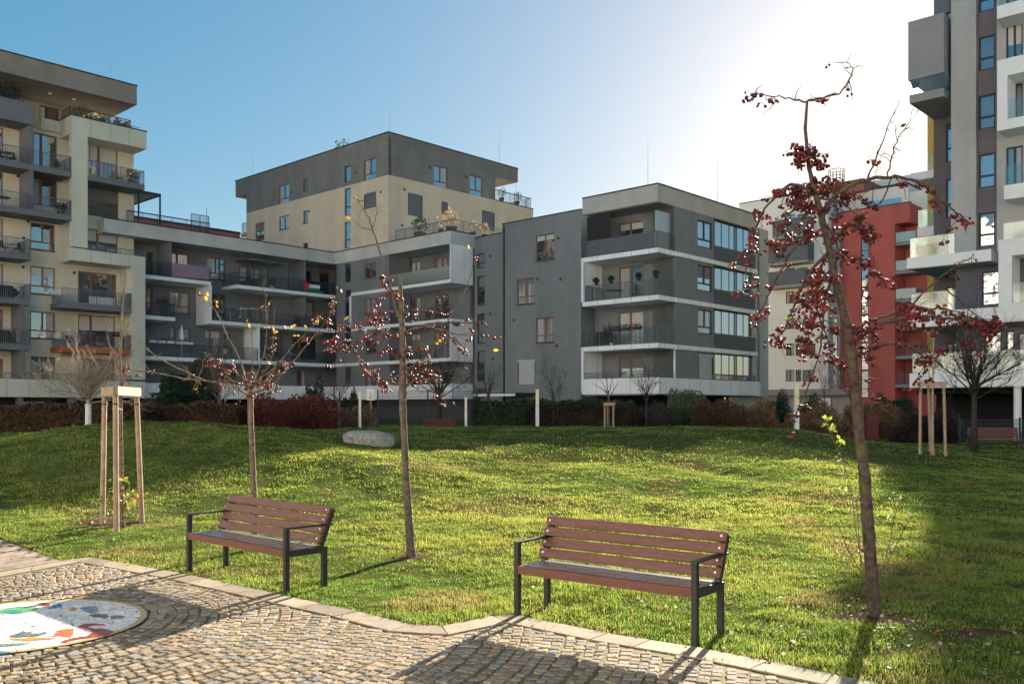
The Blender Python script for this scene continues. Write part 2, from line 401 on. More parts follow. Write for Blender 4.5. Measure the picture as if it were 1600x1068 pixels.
# gnd sheet: lawn reaching to the horizon
def grid_mesh(name, xs, ys, m, kind, zoff=0.):
    X, Y = np.meshgrid(xs, ys); Z = hgt(X, Y)+zoff
    Z = np.where(Y < edge_y(X)+.02, -.06, Z)
    v = np.stack([X, Y, Z], -1).reshape(-1, 3); nx, ny = len(xs), len(ys)
    i = np.arange((nx-1)*(ny-1)); r = i//(nx-1); c = i % (nx-1); a = r*nx+c
    f = np.stack([a, a+1, a+1+nx, a+nx], -1)
    me = bpy.data.meshes.new(name); me.from_pydata(v.tolist(), [], f.tolist()); me.materials.append(m)
    me.polygons.foreach_set('use_smooth', [True]*len(me.polygons)); me.update()
    o = bpy.data.objects.new(name, me); COL.objects.link(o); tag(o, None, None, None, kind); return o
lawnm = mat('lawn_soil', (.07, .082, .026), 1., .35, 3., .6, 25, spec=0.)
ys = np.concatenate([[-60, -20, 0, 3], np.arange(5.5, 14, .12), np.arange(14, 47, .25), [50, 55, 62, 75, 100, 150, 300, 700]])
xs = np.concatenate([[-500, -200, -100, -60, -40], np.arange(-30, -14, .5), np.arange(-14, 10, .12), np.arange(10, 30, .5), [35, 50, 80, 150, 500]])
tag(grid_mesh('lawn', xs, ys, lawnm, 'structure'))

# ------------------------------------------------------------------ paving
joint = mat('paving_joint_moss', (.15, .13, .065), .95, .45, 9., .5, 120)
def poly_sheet(name, pts, z, m, thick=.05):
    mb = MB(); n = len(pts); mb.v = [(p[0], p[1], z) for p in pts]+[(p[0], p[1], z-thick) for p in pts]
    mb.f = [tuple(range(n))]+[(i, (i+1) % n, n+(i+1) % n, n+i) for i in range(n)]
    o = mb.obj(name, m); return o
near = [(EDGE[0][0]-12, EDGE[0][1]), ] + list(EDGE) + [(EDGE[-1][0], -25), (EDGE[0][0]-12, -25)]
tag(poly_sheet('plaza_paving', near, 0., joint), kind='structure')
tag(poly_sheet('unseen_plaza', [(-28, 3.35), (14, 3.35), (14, -24.9), (-28, -24.9)], .012, mat('plaza_setts', (.36, .31, .25), .9, .3, 8., .5, 30), .01), kind='structure')  # unseen paving behind the viewer, added pale to bounce sun onto the facades
DC = (-4.22, 7.82); DR = .97
def inpoly(x, y, P):
    x = np.asarray(x); y = np.asarray(y); c = np.zeros(x.shape, bool); n = len(P)
    for i in range(n):
        x0, y0 = P[i]; x1, y1 = P[(i+1) % n]
        if y0 == y1: continue
        t = ((y0 > y) != (y1 > y)) & (x < (x1-x0)*(y-y0)/(y1-y0)+x0); c ^= t
    return c
# kerb band: offset the edge inwards
KP = [Vector((*EDGE[i], 0)) for i in range(3, len(EDGE))]
KW = .27
inner = []
for i, p in enumerate(KP):
    d0 = (p-KP[max(i-1, 0)]); d1 = (KP[min(i+1, len(KP)-1)]-p)
    if d0.length < 1e-6: d0 = d1
    if d1.length < 1e-6: d1 = d0
    d0.normalize(); d1.normalize(); d = (d0+d1).normalized(); nrm = Vector((d.y, -d.x, 0))
    inner.append(p+nrm*KW/max(.6, d.dot(d0)))
kerbm = attr_mat('kerb_stone', .9, 0, .2, .18, 6, .5, 60)
def slab_stones(cells, z, h, jit, basecols, name, m, bev=.007):
    V = []; C = []
    for (a, b, c, d) in cells:
        cen = (a+b+c+d)/4; zz = z+h+random.uniform(-jit, jit); col = np.array(random.choice(basecols))*random.uniform(.72, 1.25)
        sh = []; 
        for p in (a, b, c, d):
            q = p+(cen-p).normalized()*.0025; r = p+(cen-p).normalized()*(bev*1.6+random.uniform(0, jit))
            sh.append((q, r))
        tx, ty = random.uniform(-jit, jit)*.5, random.uniform(-jit, jit)*.5
        top = [(r.x, r.y, zz+(r.x-cen.x)*tx*8+(r.y-cen.y)*ty*8) for q, r in sh]; mid = [(q.x, q.y, zz-bev) for q, r in sh]; low = [(q.x, q.y, z) for q, r in sh]
        fs = [top]
        for i in range(4):
            j = (i+1) % 4; fs.append([mid[i], mid[j], top[j], top[i]]); fs.append([low[i], low[j], mid[j], mid[i]])
        for f in fs:
            V += f; C += [col]*4
    return npmesh(name, np.array(V), 4, m, np.array(C))
cells = []
for i in range(len(KP)-1):
    L = (KP[i+1]-KP[i]).length; n = max(1, round(L/.5))
    for j in range(n):
        f0, f1 = j/n, (j+1)/n
        cells.append((inner[i].lerp(inner[i+1], f0), inner[i].lerp(inner[i+1], f1), KP[i].lerp(KP[i+1], f1), KP[i].lerp(KP[i+1], f0)))
tag(slab_stones(cells, .001, .0105, .001, [(.25, .205, .155), (.235, .195, .15), (.265, .215, .16)], 'kerb_band', kerbm, .004), kind='structure')
# smooth pavers beyond the band at the far left
BL0, BL1 = Vector((*gnd(97, 877), 0)), Vector((*gnd(-330, 955), 0))
bd = (BL1-BL0).normalized(); bn = Vector((-bd.y, bd.x, 0))
if bn.y > 0: bn = -bn
cells = []; n = int((BL1-BL0).length/.5)
for j in range(n):
    a = BL0.lerp(BL1, j/n); b = BL0.lerp(BL1, (j+1)/n); cells.append((a+bn*.25, b+bn*.25, b, a))
tag(slab_stones(cells, .001, .0105, .001, [(.25, .205, .155), (.235, .195, .15)], 'paver_border', kerbm, .004), kind='structure')
pp = [Vector((*p, 0)) for p in EDGE[:4]]
cells = []; pl, pw = .2, .1
PAV = [(p.x, p.y) for p in pp]+[(BL0.x, BL0.y), (BL1.x, BL1.y), (BL1.x-14, BL1.y), (pp[0].x-10, pp[0].y)]
for r in range(-10, 90):
    for c in range(-10, 80):
        o = BL0 + bd*((c+(r % 2)*.5)*pl-2) - bn*(r*pw+.003)
        q = (o, o+bd*pl, o+bd*pl-bn*pw, o-bn*pw); ce = (q[0]+q[2])/2
        if ce.x > -14 and all(inpoly(np.array([k.x]), np.array([k.y]), PAV)[0] for k in q): cells.append(q)
pavm = attr_mat('paver_stone', .9, 0, .2, .15, 8, .4, 90)
tag(slab_stones(cells, .001, .018, .001, [(.26, .21, .18), (.24, .20, .17), (.28, .225, .19)], 'paver_field', pavm, .004), kind='structure')
# cobbles in rings round the mosaic
band = [(p.x, p.y) for p in inner]
CP = [(BL0.x+bn.x*.27, BL0.y+bn.y*.27)]+band+[(band[-1][0], 2.5), (-13, 2.5), (BL1.x+bn.x*.27, BL1.y+bn.y*.27)]
cells = []; r = DR+.075; cen = Vector((*DC, 0))
while r < 8.8:
    dr = random.uniform(.078, .098); n = int(2*math.pi*r/.097); a0 = random.random()*6; ang = []
    wob = [random.uniform(-.22, .22) for _ in range(n)]
    for k in range(n): ang.append(a0+2*math.pi*(k+wob[k])/n)
    ang.append(ang[0]+2*math.pi)
    ph = random.random()*6
    for k in range(n):
        am = (ang[k]+ang[k+1])/2; x = DC[0]+math.cos(am)*r; y = DC[1]+math.sin(am)*r
        if not (3.4 < y < 12.6 and x > -.64*y-1.2 and x < .62*y+1.0): continue
        g = .0045/r*2
        w0 = .012*math.sin(ang[k]*11+ph)+.006*math.sin(r*9); w1 = .012*math.sin(ang[k+1]*11+ph)+.006*math.sin(r*9)
        j = lambda: random.uniform(-.010, .010)
        q = []
        for (aa, rr, w) in ((ang[k]+g, r+.003, w0), (ang[k+1]-g, r+.003, w1), (ang[k+1]-g, r+dr-.006, w1), (ang[k]+g, r+dr-.006, w0)):
            q.append(Vector((DC[0]+math.cos(aa)*(rr+w)+j(), DC[1]+math.sin(aa)*(rr+w)+j(), 0)))
        cells.append(q)
    r += dr
cx = np.array([sum(p.x for p in q)/4 for q in cells]); cy = np.array([sum(p.y for p in q)/4 for q in cells])
ok = inpoly(cx, cy, CP)
for dx, dy in ((.06, 0), (-.06, 0), (0, .06), (0, -.06)): ok &= inpoly(cx+dx, cy+dy, CP)
cells = [q for q, k in zip(cells, ok) if k]
cobm = attr_mat('cobble_stone', .9, 0, .15, .35, 55, .8, 80)
tag(slab_stones(cells, -.004, .0135, .0028, [(.255, .215, .165), (.265, .205, .15), (.215, .195, .17), (.28, .215, .155), (.22, .175, .13), (.215, .205, .19), (.30, .24, .17)], 'cobbles', cobm, .006), kind='structure')

# mosaic disc
disc = empty('mosaic_disc', (DC[0], DC[1], 0)); tag(disc, 'round white broken-tile mosaic with coloured animals and a yellow rim, set in the cobbles', 'mosaic')
def crackle(name, col, dark, scale=11.):
    m, nt, b = newmat(name); tc = nd(nt, 'ShaderNodeTexCoord')
    v = nd(nt, 'ShaderNodeTexVoronoi', feature='DISTANCE_TO_EDGE'); v.inputs['Scale'].default_value = scale
    v2 = nd(nt, 'ShaderNodeTexVoronoi'); v2.inputs['Scale'].default_value = scale
    nt.links.new(tc.outputs['Object'], v.inputs['Vector']); nt.links.new(tc.outputs['Object'], v2.inputs['Vector'])
    lt = nd(nt, 'ShaderNodeMath', operation='LESS_THAN'); lt.inputs[1].default_value = .022; nt.links.new(v.outputs[0], lt.inputs[0])
    sp = nd(nt, 'ShaderNodeSeparateColor'); nt.links.new(v2.outputs['Color'], sp.inputs[0])
    mr = nd(nt, 'ShaderNodeMapRange'); mr.inputs[3].default_value = .85; mr.inputs[4].default_value = 1.1; nt.links.new(sp.outputs[0], mr.inputs[0])
    sc_ = nd(nt, 'ShaderNodeVectorMath', operation='SCALE'); sc_.inputs[0].default_value = col; nt.links.new(mr.outputs[0], sc_.inputs['Scale'])
    mx = nd(nt, 'ShaderNodeMix', data_type='RGBA'); nt.links.new(lt.outputs[0], mx.inputs[0]); nt.links.new(sc_.outputs[0], mx.inputs[6]); mx.inputs[7].default_value = (*dark, 1)
    nt.links.new(mx.outputs[2], b.inputs['Base Color']); b.inputs['Roughness'].default_value = .25
    bp = nd(nt, 'ShaderNodeBump'); bp.inputs['Strength'].default_value = .4; bp.inputs['Distance'].default_value = .004; bp.invert = True
    nt.links.new(lt.outputs[0], bp.inputs['Height']); nt.links.new(bp.outputs[0], b.inputs['Normal'])
    return m
mb = MB(); mb.lathe([(0.001, .0125), (DR, .0125), (DR, 0)], n=72); mb.obj('tile_field', crackle('tile_white', (.86, .84, .82), (.16, .15, .14)), disc)
mb = MB(); mb.lathe([(DR+.001, 0), (DR+.001, .0145), (DR+.055, .0145), (DR+.055, 0)], n=72); mb.obj('rim', crackle('tile_yellow', (.55, .44, .16), (.2, .16, .08), 14), disc)
mb = MB(); mb.lathe([(DR+.056, 0), (DR+.056, .0135), (DR+.07, .0135), (DR+.07, 0)], n=72); mb.obj('edge_strip', M['coping'], disc)
def zp(X, Y): return gnd(X/5.68, 880+Y/5.68, .022)       # points read off an enlargement of the mosaic
MOT = {
 'green_leaf': ((.16, .42, .22), [(0, 400), (60, 385), (160, 372), (270, 372), (350, 385), (300, 410), (200, 430), (60, 438), (-60, 430), (-60, 408)]),
 'teal_leaf': ((.06, .30, .30), [(40, 410), (120, 400), (200, 412), (190, 432), (100, 438), (30, 430)]),
 'red_fish': ((.62, .13, .06), [(330, 345), (400, 338), (450, 350), (430, 366), (380, 368)]),
 'blue_bird': ((.05, .25, .40), [(470, 362), (520, 348), (552, 358), (545, 382), (500, 384), (440, 392), (400, 384), (450, 378)]),
 'orange_frog': ((.60, .30, .12), [(570, 400), (620, 392), (650, 378), (690, 392), (665, 406), (640, 412), (610, 404)]),
 'grey_lizard': ((.13, .16, .19), [(780, 445), (860, 440), (950, 440), (965, 462), (930, 480), (880, 468), (830, 470)]),
 'olive_beetle': ((.22, .20, .16), [(975, 460), (1030, 450), (1100, 458), (1110, 468), (1040, 478), (990, 486)]),
 'blue_patch': ((.22, .34, .52), [(700, 385), (790, 372), (870, 382), (860, 420), (800, 436), (740, 412)]),
 'maroon_gecko': ((.36, .07, .07), [(692, 548), (740, 528), (820, 524), (920, 528), (935, 540), (830, 538), (760, 550), (840, 572), (900, 568), (1010, 592), (960, 620), (880, 642), (760, 652), (640, 672), (590, 690), (540, 692), (560, 676), (650, 652), (760, 640), (830, 600), (780, 572), (710, 562)]),
 'orange_hand': ((.72, .18, .06), [(500, 590), (590, 572), (655, 574), (650, 620), (630, 640), (570, 638), (540, 628), (450, 640), (520, 616), (480, 612), (540, 602)]),
 'amber_lizard': ((.68, .33, .08), [(90, 655), (180, 660), (235, 654), (280, 640), (320, 650), (400, 652), (500, 656), (400, 664), (320, 668), (260, 680), (220, 668), (130, 666)]),
 'slate_lizard': ((.17, .20, .22), [(80, 635), (160, 612), (210, 590), (230, 604), (300, 590), (270, 612), (350, 614), (410, 596), (415, 612), (340, 632), (230, 636), (150, 645)]),
 'green_snake': ((.20, .34, .25), [(-80, 708), (60, 706), (180, 700), (260, 700), (180, 712), (60, 722), (-80, 724)]),
 'teal_stone': ((.08, .30, .30), [(-60, 772), (30, 770), (90, 778), (40, 788), (-60, 790)]),
}
for mi, (k, (c, P)) in enumerate(MOT.items()):
    pts = [zp(*p) for p in P]; cxm = sum(p[0] for p in pts)/len(pts); mb = MB(); n = len(pts)
    mb.v = [(p[0]-DC[0], p[1]-DC[1], 0.0145+mi*.0004) for p in pts]+[(p[0]-DC[0], p[1]-DC[1], .009) for p in pts]
    mb.f = [tuple(range(n))]+[(i, (i+1) % n, n+(i+1) % n, n+i) for i in range(n)]
    mb.obj('tile_'+k, crackle('tile_'+k, c, tuple(.35*q for q in c), 16), disc)
# ------------------------------------------------------------------ buildings
def fr(face, x0, y0, x1, y1): return face.rect(x0, y0, x1, y1)
def zrect(face, x0, x1, z0, z1):
    a, b = face.s(x0), face.s(x1); return (min(a, b), max(a, b), z0, z1)
def openings(B, face, specs):
    """specs: (rect, style, glass, frame, sill) -> windows and the list of holes"""
    hs = []
    for sp in specs:
        r = sp[0]; B.window(face, r, sp[1], sp[3] if len(sp) > 3 else None, sp[2] if len(sp) > 2 else None, sp[4] if len(sp) > 4 else False)
        hs.append(r)
    return hs

# ---- A: cream building at the left
L = Bld('apartment_building', 'tall cream apartment block at the left edge with overhanging roof and stepped balcony frames', 'building', 22, 67, 0)
LW = Face('V', 67.0); LF = Face('V', 65.0)
ULe = LW.s(209)
zf = [3.1+3*i for i in range(7)]
specs = []
for n, (y0, y1) in enumerate(((557, 595), (487, 529), (417, 460), (349, 391))):
    specs.append((fr(LW, 47.5, y0, 86, y1), 'two_low' if n else 'double', [2, 0, 0, 0][n], None, True))
specs += [(fr(LW, 52, 210, 89, 262), 'door', 0), (fr(LW, 51, 280, 89, 322), 'door', 1),
          (fr(LW, 139, 228, 184, 279), 'door', 3), (fr(LW, 137, 294, 185, 338), 'two_low', 2, None, True), (fr(LW, 136, 360, 184, 397), 'door', 2),
          (fr(LW, 122, 426, 182, 475), 'door', 2), (fr(LW, 122, 493, 180, 541), 'door', 2), (fr(LW, 122, 560, 180, 596), 'double', 2)]
for n, y in enumerate((560, 483, 412, 341, 268, 198)): specs.append((fr(LW, -12, y, 5, y+40), 'door', [1, 0, 0, 0, 0, 0][n]))
specs.append((fr(LW, -60, 340, -30, 380), 'double', 0))
hs = openings(L, LW, specs)
L.wall(LW, 12, ULe, 2.7, 21.1, hs, M['lbeige'], body=12)
# penthouse, set back, and its wide roof
LP = Face('V', 69.2)
hp = openings(L, LP, [(zrect(LP, 62, 92, 21.3, 23.5), 'door', 1, M['dframe']), (zrect(LP, 5, 34, 21.3, 23.5), 'door', 2, M['dframe']), (zrect(LP, 120, 160, 21.3, 23.5), 'triple', 2, M['dframe'])])
L.wall(LP, 12, LP.s(165), 21.12, 23.72, hp, M['lroof'], body=9)
zr = LF.z(137, LF.s(210)); zrb = LF.z(166, LF.s(210))
L.add('roof', MB().box(12, LF.s(210), 64.6, 79, zrb, zr), M['lroof']); L.cope([(12, LF.s(210), 64.6, 79)], zr)
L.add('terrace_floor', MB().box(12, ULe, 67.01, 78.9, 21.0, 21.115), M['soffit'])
for px in (56, 93):
    t = LP.s(px); L.add('ceiling_lamp', MB().lathe([(.001, 0), (.13, 0), (.13, .05)], (t, 66.6, zrb-.05)), M['trim'])
# cream frames: terrace parapet, column, parapet, column, plinth band
Uc = LF.s(112); Ud = LF.s(137); Ue = LF.s(229); Uf = LF.s(206); Ug = LF.s(227)
def frame(name, a, b, z0, z1, d0=0, d1=None): L.part(name, LF, a, b, d0, -1.999 if d1 is None else d1, z0, z1, M['lpanel'])
zt = LF.z(180, Uc); 
frame('terrace_parapet', Uc-.05, Ue, 20.75, zt); L.cope([(Uc-.05, Ue, 65, 67)], zt)
L.part('terrace_parapet', LW, LW.s(62), Uc-.06, .0, .25, 21.1, zt-.1, M['lpanel'])
frame('frame_column', Uc, Ud, 13.0, 20.745, 0, -.4)
zp0, zp1 = LF.z(417, Uf), LF.z(387, Uc)
frame('frame_parapet', Uc-.02, Ug, zp0, zp1-.02, .01)
frame('frame_column', Uf, Ug, 3.95, zp0-.003, 0, -1.99)
zb0, zb1 = 2.62, 3.8
L.part('plinth_band', LF, 12, Ug, .0, -1.998, zb0, zb1, M['lpanel'])
# dark parapet box of the terrace further left
L.part('terrace_parapet', LF, 12, LF.s(54), .02, -1.9, 20.75, LF.z(163, LF.s(54)), M['slabdark'])
L.part('partition_fin', LW, LW.s(33)-.12, LW.s(33)+.12, .0, 1.9, 15.12, 20.74, M['slabdark'])
L.part('partition_fin', LW, LW.s(20)-.12, LW.s(20)+.12, .0, 1.9, 3.82, 9.0-2.9+2.7, M['slabdark'])
def lrail(o, px0, px1, z, k='bars', h=1., left=False, m=None):
    pts = [LF.P(LF.s(px0) if px0 is not None else 12, -.05), LF.P(LF.s(px1), -.05)]
    if left: pts = [LF.P(LF.s(px0), -1.9)]+pts
    pts = pts+([LF.P(LF.s(px1), -1.9)])
    L.rail(o, pts, z+.003, h, m or M['rail'], k)
for z in (18.1, 15.1):
    o = L.part('balcony', LF, 12, Uc-.01, 0, -1.99, z-.38, z, M['slabdark']); lrail(o, None, 111.5, z)
for z in (12.1, 9.1, 6.1):
    o = L.part('balcony', LF, 12, LF.s(48), 0, -1.99, z-.38, z, M['slabdark']); lrail(o, None, 47.5, z)
o = L.part('balcony', LF, Ud+.01, LF.s(226), 0, -1.99, 18.1-.36, 18.1, M['slabdark']); lrail(o, 137, 225.4, 18.1)
for z, m_ in ((9.1, M['slabdark']), (6.1, M['orange'])):
    o = L.part('balcony', LF, LF.s(96.5), Uf-.01, 0, -1.99, z-.36, z, m_)
    lrail(o, 97.2, 205.5, z)
    L.rail(o, [LF.P(LF.s(97.6), -1.88), LF.P(LF.s(97.6), -.1)], z+.01, .95, M['balfrost'], 'glass', 'side_screen')
o = L.part('balcony_rail', LF, Ud+.01, Uf, -.06, -.10, zp1+.36, zp1+.40, M['rail']); L.rail(o, [LF.P(Ud, -.08), LF.P(Ue-.05, -.08), LF.P(Ue-.05, -1.5)], zp1-.01, .40)
o = L.part('balcony_rail', LF, 12, Uf, -.06, -.10, zb1+.36, zb1+.40, M['rail']); L.rail(o, [LF.P(12, -.08), LF.P(Uf, -.08)], zb1+.001, .40)
o = L.part('terrace_rail', LF, Uc, Ue-.3, -.4, -.44, zt+.30, zt+.335, M['raild']); L.rail(o, [LF.P(Uc+.1, -1.9), LF.P(Uc+.1, -.42), LF.P(Ue-1, -.42), LF.P(Ue-1., -1.9)], zt+.085, .62, M['raild'])
o = L.part('terrace_rail', LF, 12, LF.s(40), -.4, -.44, zt+.30, zt+.335, M['raild']); L.rail(o, [LF.P(12, -.42), LF.P(LF.s(40), -.42)], zt+.05, .72, M['raild'])
L.rod(LF.s(191), 67, zr, 1.9)
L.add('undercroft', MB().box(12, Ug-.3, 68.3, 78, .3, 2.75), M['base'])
for px in (30, 110, 165): L.part('pier', LF, LF.s(px), LF.s(px)+.35, -.3, -.65, .4, 2.615, M['slabdark'])
L.part('undercroft_window', Face('V', 68.3), UofV(33, 68.3), UofV(70, 68.3), 0.003, .05, 1.6, 2.35, M['trim'])

for px, py in ((37, 372), (36, 417), (35, 488), (116, 426), (44, 346), (196, 300), (196, 365), (28, 275)):
    t = LW.s(px); z = LW.z(py, t); L.part('wall_vent', LW, t-.09, t+.09, .002, .03, z-.09, z+.09, M['dframe'])
# ---- B: low slate wing (two arms) with white balconies
W = Bld('apartment_building', 'low L-shaped slate grey apartment wing with pale roof band and white-edged balconies', 'building', 45, 69, 0)
AF = Face('V', 65.9); AW = Face('V', 68.2); BF = Face('U', 48.0); BW = Face('U', 50.4)
zR = 15.45; fl = [2.75, 5.75, 8.75, 11.75]
U0 = 28.0
sp = []
# arm A openings
sp += [(fr(AW, 268, 396, 295, 436), 'door', 3), (fr(AW, 323, 403, 352, 437), 'two_low', 1, None, True), (fr(AW, 374, 410, 410, 447), 'triple', 1), (fr(AW, 455, 421, 487, 455), 'door_r', 0),
       (fr(AW, 229, 393, 240, 432), 'single', 2), (fr(AW, 499, 425, 515, 460), 'single', 2)]
sp += [(fr(AW, 265, 456, 297, 489), 'two_low', 3, None, True), (fr(AW, 331, 459, 352, 498), 'door', 2), (fr(AW, 373, 463, 424, 500), 'triple', 3), (fr(AW, 455, 470, 490, 508), 'door', 2), (fr(AW, 229, 450, 238, 490), 'single', 2)]
sp += [(fr(AW, 264, 512, 297, 540), 'triple', 3), (fr(AW, 320, 516, 345, 550), 'door', 3), (fr(AW, 350, 520, 362, 555), 'single', 2), (fr(AW, 428, 525, 441, 560), 'single', 1), (fr(AW, 455, 528, 495, 562), 'door', 2)]
sp += [(fr(AW, 464, 578, 478, 605), 'double', 2), (fr(AW, 340, 575, 372, 600), 'triple', 2), (fr(AW, 395, 575, 420, 603), 'double', 2)]
hs = openings(W, AW, sp)
W.wall(AW, U0, 50.395, 2.7, 14.45, hs, M['awall'], body=11)
# roof band A and B
W.add('roof', MB().box(U0, 47.99, 65.9, 79.5, 14.46, zR), M['aband'])
Vc = BF.s(704)
W.add('roof', MB().box(48.0, 60, Vc, 79.5, 14.46, zR-.002), M['aband'])
W.add('roof_edge', MB().box(U0, 47.95, 65.86, 66.2, zR+.001, zR+.08), M['coping'])
W.add('roof_edge', MB().box(47.96, 48.3, Vc-.04, 66.2, zR+.001, zR+.08), M['coping']); W.add('roof_edge', MB().box(48.31, 50.6, Vc-.04, Vc+.3, zR+.001, zR+.08), M['coping'])
# arm A balconies
def abal(x0, x1, z, d=2.29, th=.28, rk='bars', rm=None, left=True, right=True):
    t0, t1 = AF.s(x0), AF.s(x1)
    return W.balcony(AW, t0, t1, z, d, th, M['trim'], rk, rm or M['raild'], left=left, right=right)
abal(206, 330, 11.75); abal(370, 524, 11.75)
abal(206, 274, 8.75); abal(331.3, 524, 8.75)
abal(206, 524, 5.75)
W.part('privacy_cloth', AF, AF.s(268), AF.s(326), .03, .05, 11.85, 12.85, mat('cloth_mauve', (.27, .20, .25), .9, .1, 2))
W.part('white_frame', AF, AF.s(329), AF.s(331), 0, -2.29, 8.48, 11.46, M['white'])
W.part('white_frame', AF, AF.s(404), AF.s(406), 0, -2.29, 5.755, 8.46, M['white'])
W.part('plinth_band', AF, U0, 47.9, .0, -2.28, 2.62, 3.75, M['white'])
for px, za, zb in ((246, 11.76, 14.45), (455, 8.76, 14.45), (390, 11.76, 14.45)):
    t = AW.s(px); W.part('partition_fin', AW, t-.09, t+.09, 0.01, 2.1 if px != 390 else .2, za, zb, M['slabdark'])
for px in (389, 421, 453): t = AF.s(px); W.part('balcony_post', AF, t-.04, t+.04, -.12, -.2, 11.76, 14.45, M['raild'])
W.part('glass_roof', AF, AF.s(389), AF.s(452), -.15, -2.2, 13.95, 13.99, M['balfrost'])
# arm B: flush wall with slit windows, loggia to the right
VL = BF.s(608)
spb = [(fr(BF, 539, 412, 548, 441), 'slit', 1, M['dframe']), (fr(BF, 539, 452.5, 548, 493.5), 'slit', 1, M['dframe']), (fr(BF, 539, 505, 548, 540), 'slit', 2, M['dframe']), (fr(BF, 539, 573, 548, 600), 'slit', 2, M['dframe']),
       (fr(BF, 569, 411, 587.5, 434), 'double', 1, None, True), (fr(BF, 569, 465.5, 587.5, 488), 'double', 3, None, True), (fr(BF, 570, 521, 588, 551.5), 'two_low', 1, None, True), (fr(BF, 570, 575, 588, 604), 'double', 2)]
hb = openings(W, BF, spb)
W.wall(BF, VL, 65.6, 2.7, 14.455, hb, M['awall'], body=2.3, thick=2.3)
spw = []
for (a, b) in ((633, 654.5), (677, 699)):
    for z in fl: spw.append((zrect(BW, a+2, b+2, z+.03, z+2.35), 'door' if a < 640 else 'double', random.choice([0, 3, 1])))
hw = openings(W, BW, spw)
W.wall(BW, Vc, VL-.01, 2.7, 14.455, hw, M['awall'], body=9)
for z in fl[1:]:
    W.balcony(BW, Vc, VL-.005, z, 2.40, .27, M['trim'], 'panel' if z > 11 else 'bars', M['balfrost'] if z > 11 else M['raild'], left=False, right=False, rh=1.0)
W.part('plinth_band', BF, Vc-.1, 65.8, .012, -.3, 2.6, 3.75, M['white']); W.part('plinth_band', Face('V', Vc-.1), 48.3, 50.3, 0, -.2, 2.6, 3.75, M['white'])
# thin white picture frame round the second storey
Vw = BF.s(549)
W.part('white_frame', BF, Vw, VL, .02, -.05, 11.49-3+2.99, 11.74, M['trim']); W.part('white_frame', BF, Vw-.001, Vw+.25, .021, -.05, 8.75, 11.48, M['trim'])
W.part('white_frame', BF, Vw, VL, .02, -.05, 8.48, 8.74, M['trim']); W.part('white_frame', BF, BF.s(524), VL, .02, -.05, 5.5, 5.76, M['trim'])
SV = Face('V', Vc)
W.part('side_panel', SV, 48.02, 50.39, .01, -.12, 11.76, 14.45, M['white']); W.part('side_panel', SV, 48.02, 50.39, .01, -.12, 5.76, 8.45, M['white'])
W.part('side_panel', SV, 50.4, 50.62, 0, -.3, 2.7, 14.45, M['awall'])
# roof terrace rail and the long terrace rail at left
o = W.part('terrace_rail', BF, BF.s(610), BF.s(704), -.5, -.54, zR+.95, zR+.99, M['rail']); W.rail(o, [BF.P(BF.s(610), -.52), BF.P(BF.s(704)+.3, -.52), (53, Vc+.4), (66, Vc+.4)], zR+.05, .95, M['rail'])
o = W.part('terrace_rail', AF, AF.s(210), AF.s(338), -1, -1.04, zR+1, zR+1.04, M['raild']); W.rail(o, [AF.P(AF.s(208), -1.02), AF.P(AF.s(338), -1.02)], zR+.06, 1., M['raild'])
W.rail(o, [AF.P(AF.s(308), -.9), AF.P(AF.s(336), -.9)], zR+.06, 1.5, M['raild'], 'bars', 'windscreen', .07)
W.rod(AF.s(333), 66.9, zR, 2.2, .05, 'mast')
W.add('undercroft', MB().box(U0, 60, 70, 79, .3, 2.76), M['base']); W.add('undercroft', MB().box(50.62, 60, Vc+.5, 69.9, .3, 2.76), M['base'])
for px in (250, 345, 430): W.part('pier', AF, AF.s(px), AF.s(px)+.4, -.5, -.9, .4, 2.61, M['slabdark'])

PG = Bld('roof_pergola', 'grey slatted pergola on the roof terrace behind the cream block', 'pergola', AF.s(230), 67.5, zR)
a, b = AF.s(200), AF.s(256); mb = MB()
for k in range(22): y = 66.6+k*.2; mb.box(a, b, y, y+.12, zR+2.5, zR+2.54)
PG.add('slat_roof', mb, M['soffit'])
mb = MB().box(a, b, 66.5, 66.58, zR+2.42, zR+2.6).box(a, b, 71, 71.08, zR+2.42, zR+2.6).box(b, b+.08, 66.5, 71.08, zR+2.42, zR+2.6); PG.add('beam', mb, M['coping'])
for (x, y) in ((b-.02, 66.52), (b-.02, 71), (AF.s(222), 66.52)): PG.add('post', MB().box(x, x+.1, y, y+.1, zR+.1, zR+2.41), M['coping'])
RB = Bld('apartment_building', 'distant rust red cladding block just above the low slate wing', 'building', 40, 84, 0)
FR_ = Face('V', 84.); zz = FR_.z(335, FR_.s(208))+.2; RB.wall(FR_, 30, FR_.s(375), 2, zz-.5, [], M['fpink'], body=8); RB.add('roof', MB().box(30, FR_.s(375)+.02, 83.9, 92, zz-.499, zz-.3), M['coping'])

